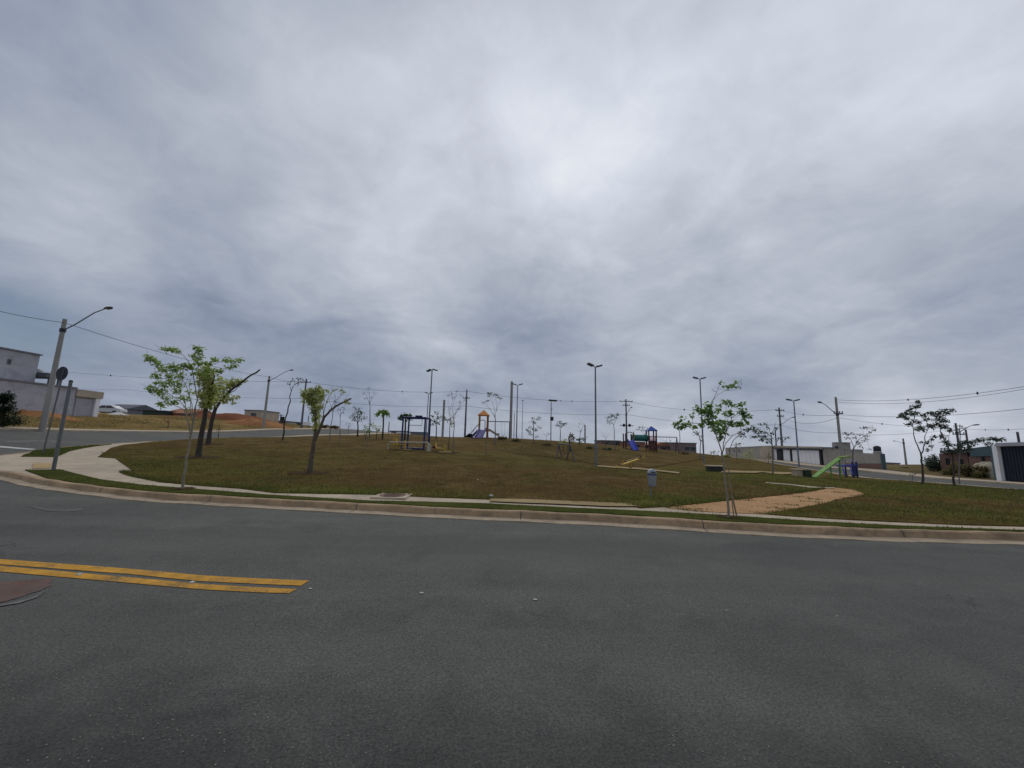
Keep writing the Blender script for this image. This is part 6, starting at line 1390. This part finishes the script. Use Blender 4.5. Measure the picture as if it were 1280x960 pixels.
# dry tall weeds standing on the bank
for i, (u, d, v, l) in enumerate(((210, 40, 524, 'reddish dry weed stalk on the bank behind the pale sapling'), (273, 34, 533, 'thin bare dry sapling between the further close-set tree and the street'))):
    g = G(u, d, .14); q = CI @ (g - EYE); vb_ = 480 - 480 * q.y / -q.z
    tree(l, u, d, [([(u, vb_), (u + .5, vb_ - 9), (u + 1, v)], .03, .012), ([(u + .5, vb_ - 9), (u - 3, v + 2)], .012, .005), ([(u + .5, vb_ - 8), (u + 4, v + 3)], .012, .005)], [(u, v + 4, 2.6, 2.6, 12)], 'bark', 'leaf_olive', .14, 'plant', 'dry_weed', None, seed=90 + i, off=.14, twigs=10)
# far dark tree tops seen between the houses
for i, (u, d, vt, w, l) in enumerate(((404, 70, 533, 9, 'low olive tree clump at the end of the left street'), (418, 72, 535, 7, 'second low tree clump right behind the forked tree'), (586, 62, 544.5, 4, 'dark low bush at the crest left of the play tower'))):
    g = G(u, d, .12); q = CI @ (g - EYE); vb_ = 480 - 480 * q.y / -q.z; hv = max(4, vb_ - vt); rnd = random.Random(i)
    tree(l, u, d, [([(u, vb_), (u, vb_ - hv * .5)], .1, .05)], [(u + rnd.uniform(-w, w) * .7, vb_ - hv * rnd.uniform(.3, .9), w * .4, hv * .25, 60) for _ in range(8)], 'dark_bark', ('leaf_olive', 'leaf_olive', 'leaf_bush')[i], .25, 'tree' if i < 2 else 'bush', 'tree' if i < 2 else 'bush', None, seed=95 + i, off=.12)

# thin staked saplings, hardly more than a stick
for i, (u, d, vt, l) in enumerate(((459, 31, 543.5, 'thin bare sapling in dug soil left of the yellow handlebar machine'), (607, 27, 546, 'thin bare sapling on the slope below the orange play tower'), (591, 40, 534, 'thin bare sapling between the dark tapered pole and the play tower'),
                                   (1140, 22, 591, 'short bare sapling left of the forked tree on the right lawn'), (435, 40, 528, 'thin sapling with a tiny tuft left of the round dark crown'), (395, 46, 527, 'thin leafless sapling behind the forked tree'), (683, 44, 541, 'thin twiggy sapling left of the solar lamp'), (757, 46, 543, 'thin twiggy sapling right of the tallest park lamp'), (835, 40, 550, 'thin bare sapling right of the blue playground swings'))):
    g = G(u, d); q = CI @ (g - EYE); vb_ = 480 - 480 * q.y / -q.z; h = vb_ - vt
    tree(l, u, d, [([(u, vb_), (u + .4, vb_ - h * .5), (u + .8, vt + h * .12)], .02, .012), ([(u + .6, vb_ - h * .6), (u - 2, vt + 3), (u - 3, vt + 1)], .009, .004), ([(u + .8, vb_ - h * .7), (u + 3, vt + 2), (u + 4, vt)], .009, .004)], [(u - 2, vt + 2, 1.6, 1, 5), (u + 3, vt + 1, 1.6, 1, 5)], 'grey_twig', 'leaf_olive', .09, seed=120 + i, twigs=7, twig=.005, group='thin staked saplings')

# low scrub along the crest and the terrace
for i, (u, d, w, h, lf, l) in enumerate(((628, 43, 6, 5, 'leaf_olive', 'low olive scrub bush at the crest right of the play tower swings'), (645, 41, 7, 4, 'leaf_olive', 'low olive scrub bush on the terrace below the twin poles'), (684, 39, 7, 4, 'leaf_olive', 'low scrub bush on the terrace below the solar lamp'),
                                         (738, 40, 6, 4, 'leaf_olive', 'low scrub bush at the crest behind the tallest park lamp'), (758, 42, 6, 3.5, 'leaf_dark', 'low dark bush at the crest left of the blue slide'), (858, 50, 6, 4, 'leaf_olive', 'low olive bush at the crest right of the blue playground'), (908, 52, 6, 4, 'leaf_yellow', 'small yellowish bush on the verge behind the front sapling'))):
    g = G(u, d, KERB); q = CI @ (g - EYE); vb_ = 480 - 480 * q.y / -q.z; rnd = random.Random(40 + i)
    tree(l, u, d, [([(u, vb_), (u, vb_ - h * .5)], .04, .02), ([(u, vb_ - 1), (u - w * .5, vb_ - h * .6)], .02, .008), ([(u, vb_ - 1), (u + w * .5, vb_ - h * .6)], .02, .008)], [(u + rnd.uniform(-w, w) * .75, vb_ - h * rnd.uniform(.15, .75), w * .4, h * .28, 45) for _ in range(8)], 'grey_twig', lf, .16, 'bush', 'bush', 'low scrub bushes along the crest', seed=150 + i, twigs=8)
# ================================================================== SKY AND LIGHT
world = bpy.data.worlds.new('World'); scene.world = world; world.use_nodes = True
wt = NT(world.node_tree); wt.nt.nodes.clear()
SUN_EL, SUN_AZ = 44.0, -4.0
sky = wt.n('ShaderNodeTexSky', sky_type='NISHITA'); sky.sun_disc = False
sky.sun_elevation = R(SUN_EL); sky.sun_rotation = R(SUN_AZ); sky.altitude = 700
dirv = wt.n('ShaderNodeTexCoord').outputs['Generated']
sp = wt.n('ShaderNodeSeparateXYZ'); wt.l(dirv, sp.inputs[0])
zc = wt.math('ADD', wt.math('MAXIMUM', sp.outputs[2], 0.0), .30)
cq = wt.n('ShaderNodeCombineXYZ'); wt.l(wt.math('DIVIDE', sp.outputs[0], zc), cq.inputs[0]); wt.l(wt.math('DIVIDE', sp.outputs[1], zc), cq.inputs[1]); cq.inputs[2].default_value = 1.7
q = cq.outputs[0]
n1 = wt.noise(q, 1.1, 3, .5, .4); n2 = wt.noise(q, 2.3, 6, .56, .7); n3 = wt.noise(q, 6.5, 5, .58, .4)
cl = wt.math('ADD', wt.math('ADD', wt.math('MULTIPLY', n1, .30), wt.math('MULTIPLY', n2, .44)), wt.math('MULTIPLY', n3, .26))
cl = wt.math('SUBTRACT', cl, .5)
def lobe(u, v, width, amp, sx=1.0):
    d = ray(u, v).normalized()
    vs = wt.n('ShaderNodeVectorMath', operation='SUBTRACT'); wt.l(dirv, vs.inputs[0]); vs.inputs[1].default_value = d
    vm = wt.n('ShaderNodeVectorMath', operation='MULTIPLY'); wt.l(vs.outputs[0], vm.inputs[0]); vm.inputs[1].default_value = (1 / sx, 1, 1)
    ln = wt.n('ShaderNodeVectorMath', operation='LENGTH'); wt.l(vm.outputs[0], ln.inputs[0])
    e = wt.math('DIVIDE', ln.outputs['Value'], width); e = wt.math('MULTIPLY', wt.math('MULTIPLY', e, e), -1.0)
    return wt.math('MULTIPLY', wt.math('EXPONENT', e), amp)
SKYPTS = [(0, 0, 144), (640, 40, 201), (1200, 60, 215), (120, 180, 172), (644, 185, 236), (960, 250, 193), (640, 365, 169), (300, 400, 151), (1000, 420, 184), (420, 495, 144), (1130, 540, 200), (334, 253, 185), (50, 290, 190), (1250, 250, 198), (684, 448, 156), (190, 330, 155), (564, 433, 171), (884, 403, 179), (1104, 303, 167), (15, 412, 130), (304, 63, 189), (820, 150, 197), (960, 130, 211), (804, 63, 222), (1030, 480, 170), (780, 505, 171), (600, 500, 161), (150, 495, 161), (1260, 520, 191), (434, 183, 201), (560, 290, 197), (784, 303, 201), (64, 333, 198), (1244, 403, 162), (214, 413, 158), (524, 353, 201), (1154, 473, 201), (954, 483, 157), (844, 523, 191), (440, 400, 169), (440, 60, 182), (1080, 180, 212)]
ds_ = np.array([ray(u, v).normalized()[:] for u, v, g in SKYPTS]); tg = np.array([(g - 100) / 150 - .5 for u, v, g in SKYPTS])
wid_ = np.array([.15 if v > 330 else .26 for u, v, g in SKYPTS])
K_ = np.exp(-((ds_[:, None] - ds_[None]) ** 2).sum(-1) / wid_[None] ** 2)
amp_ = np.linalg.solve(K_.T @ K_ + .08 * np.eye(len(tg)), K_.T @ tg)
lowk = wt.math('MULTIPLY', sp.outputs[2], 4.0, clamp=True)               # clouds soften towards the horizon
b = wt.math('MULTIPLY', cl, wt.math('ADD', .62, wt.math('MULTIPLY', lowk, .30)))
for (u, v, g), w_, a_ in zip(SKYPTS, wid_, amp_): b = wt.math('ADD', b, lobe(u, v, float(w_), float(a_)))
b = wt.math('ADD', b, .5, clamp=True)
cloud = wt.ramp(b, [((G_ - 100) / 150, lin(c_)) for G_, c_ in ((132, (123, 135, 158)), (150, (142, 152, 172)), (175, (168, 176, 190)), (195, (189, 195, 207)), (220, (214, 220, 231)), (242, (236, 240, 246)))])
skyc = wt.mix(1.0, sky.outputs[0], (.05, .05, .05), 'MULTIPLY')
gap = wt.math('MULTIPLY', lobe(0, 412, .07, .7, 1.6), 1.0, clamp=True)
cover = wt.math('SUBTRACT', .97, gap)
col = wt.mix(cover, skyc, cloud)
bg = wt.n('ShaderNodeBackground'); wt.l(col, bg.inputs[0]); bg.inputs[1].default_value = 1.0
wo = wt.n('ShaderNodeOutputWorld'); wt.l(bg.outputs[0], wo.inputs[0])

sd = bpy.data.lights.new('sun', 'SUN'); sd.energy = 1.15; sd.angle = R(35); sd.color = (1.0, .93, .82)
so = bpy.data.objects.new('sun', sd); so.rotation_euler = (-R(90 - SUN_EL), 0, R(-SUN_AZ)); so.location = (0, 40, 60); COL.objects.link(so)

vs_ = scene.view_settings
scene.display_settings.display_device = 'sRGB'
vs_.view_transform = 'Standard'; vs_.look = 'None'; vs_.gamma = 1; vs_.exposure = 0; vs_.use_curve_mapping = False
scene.cycles.max_bounces = 6
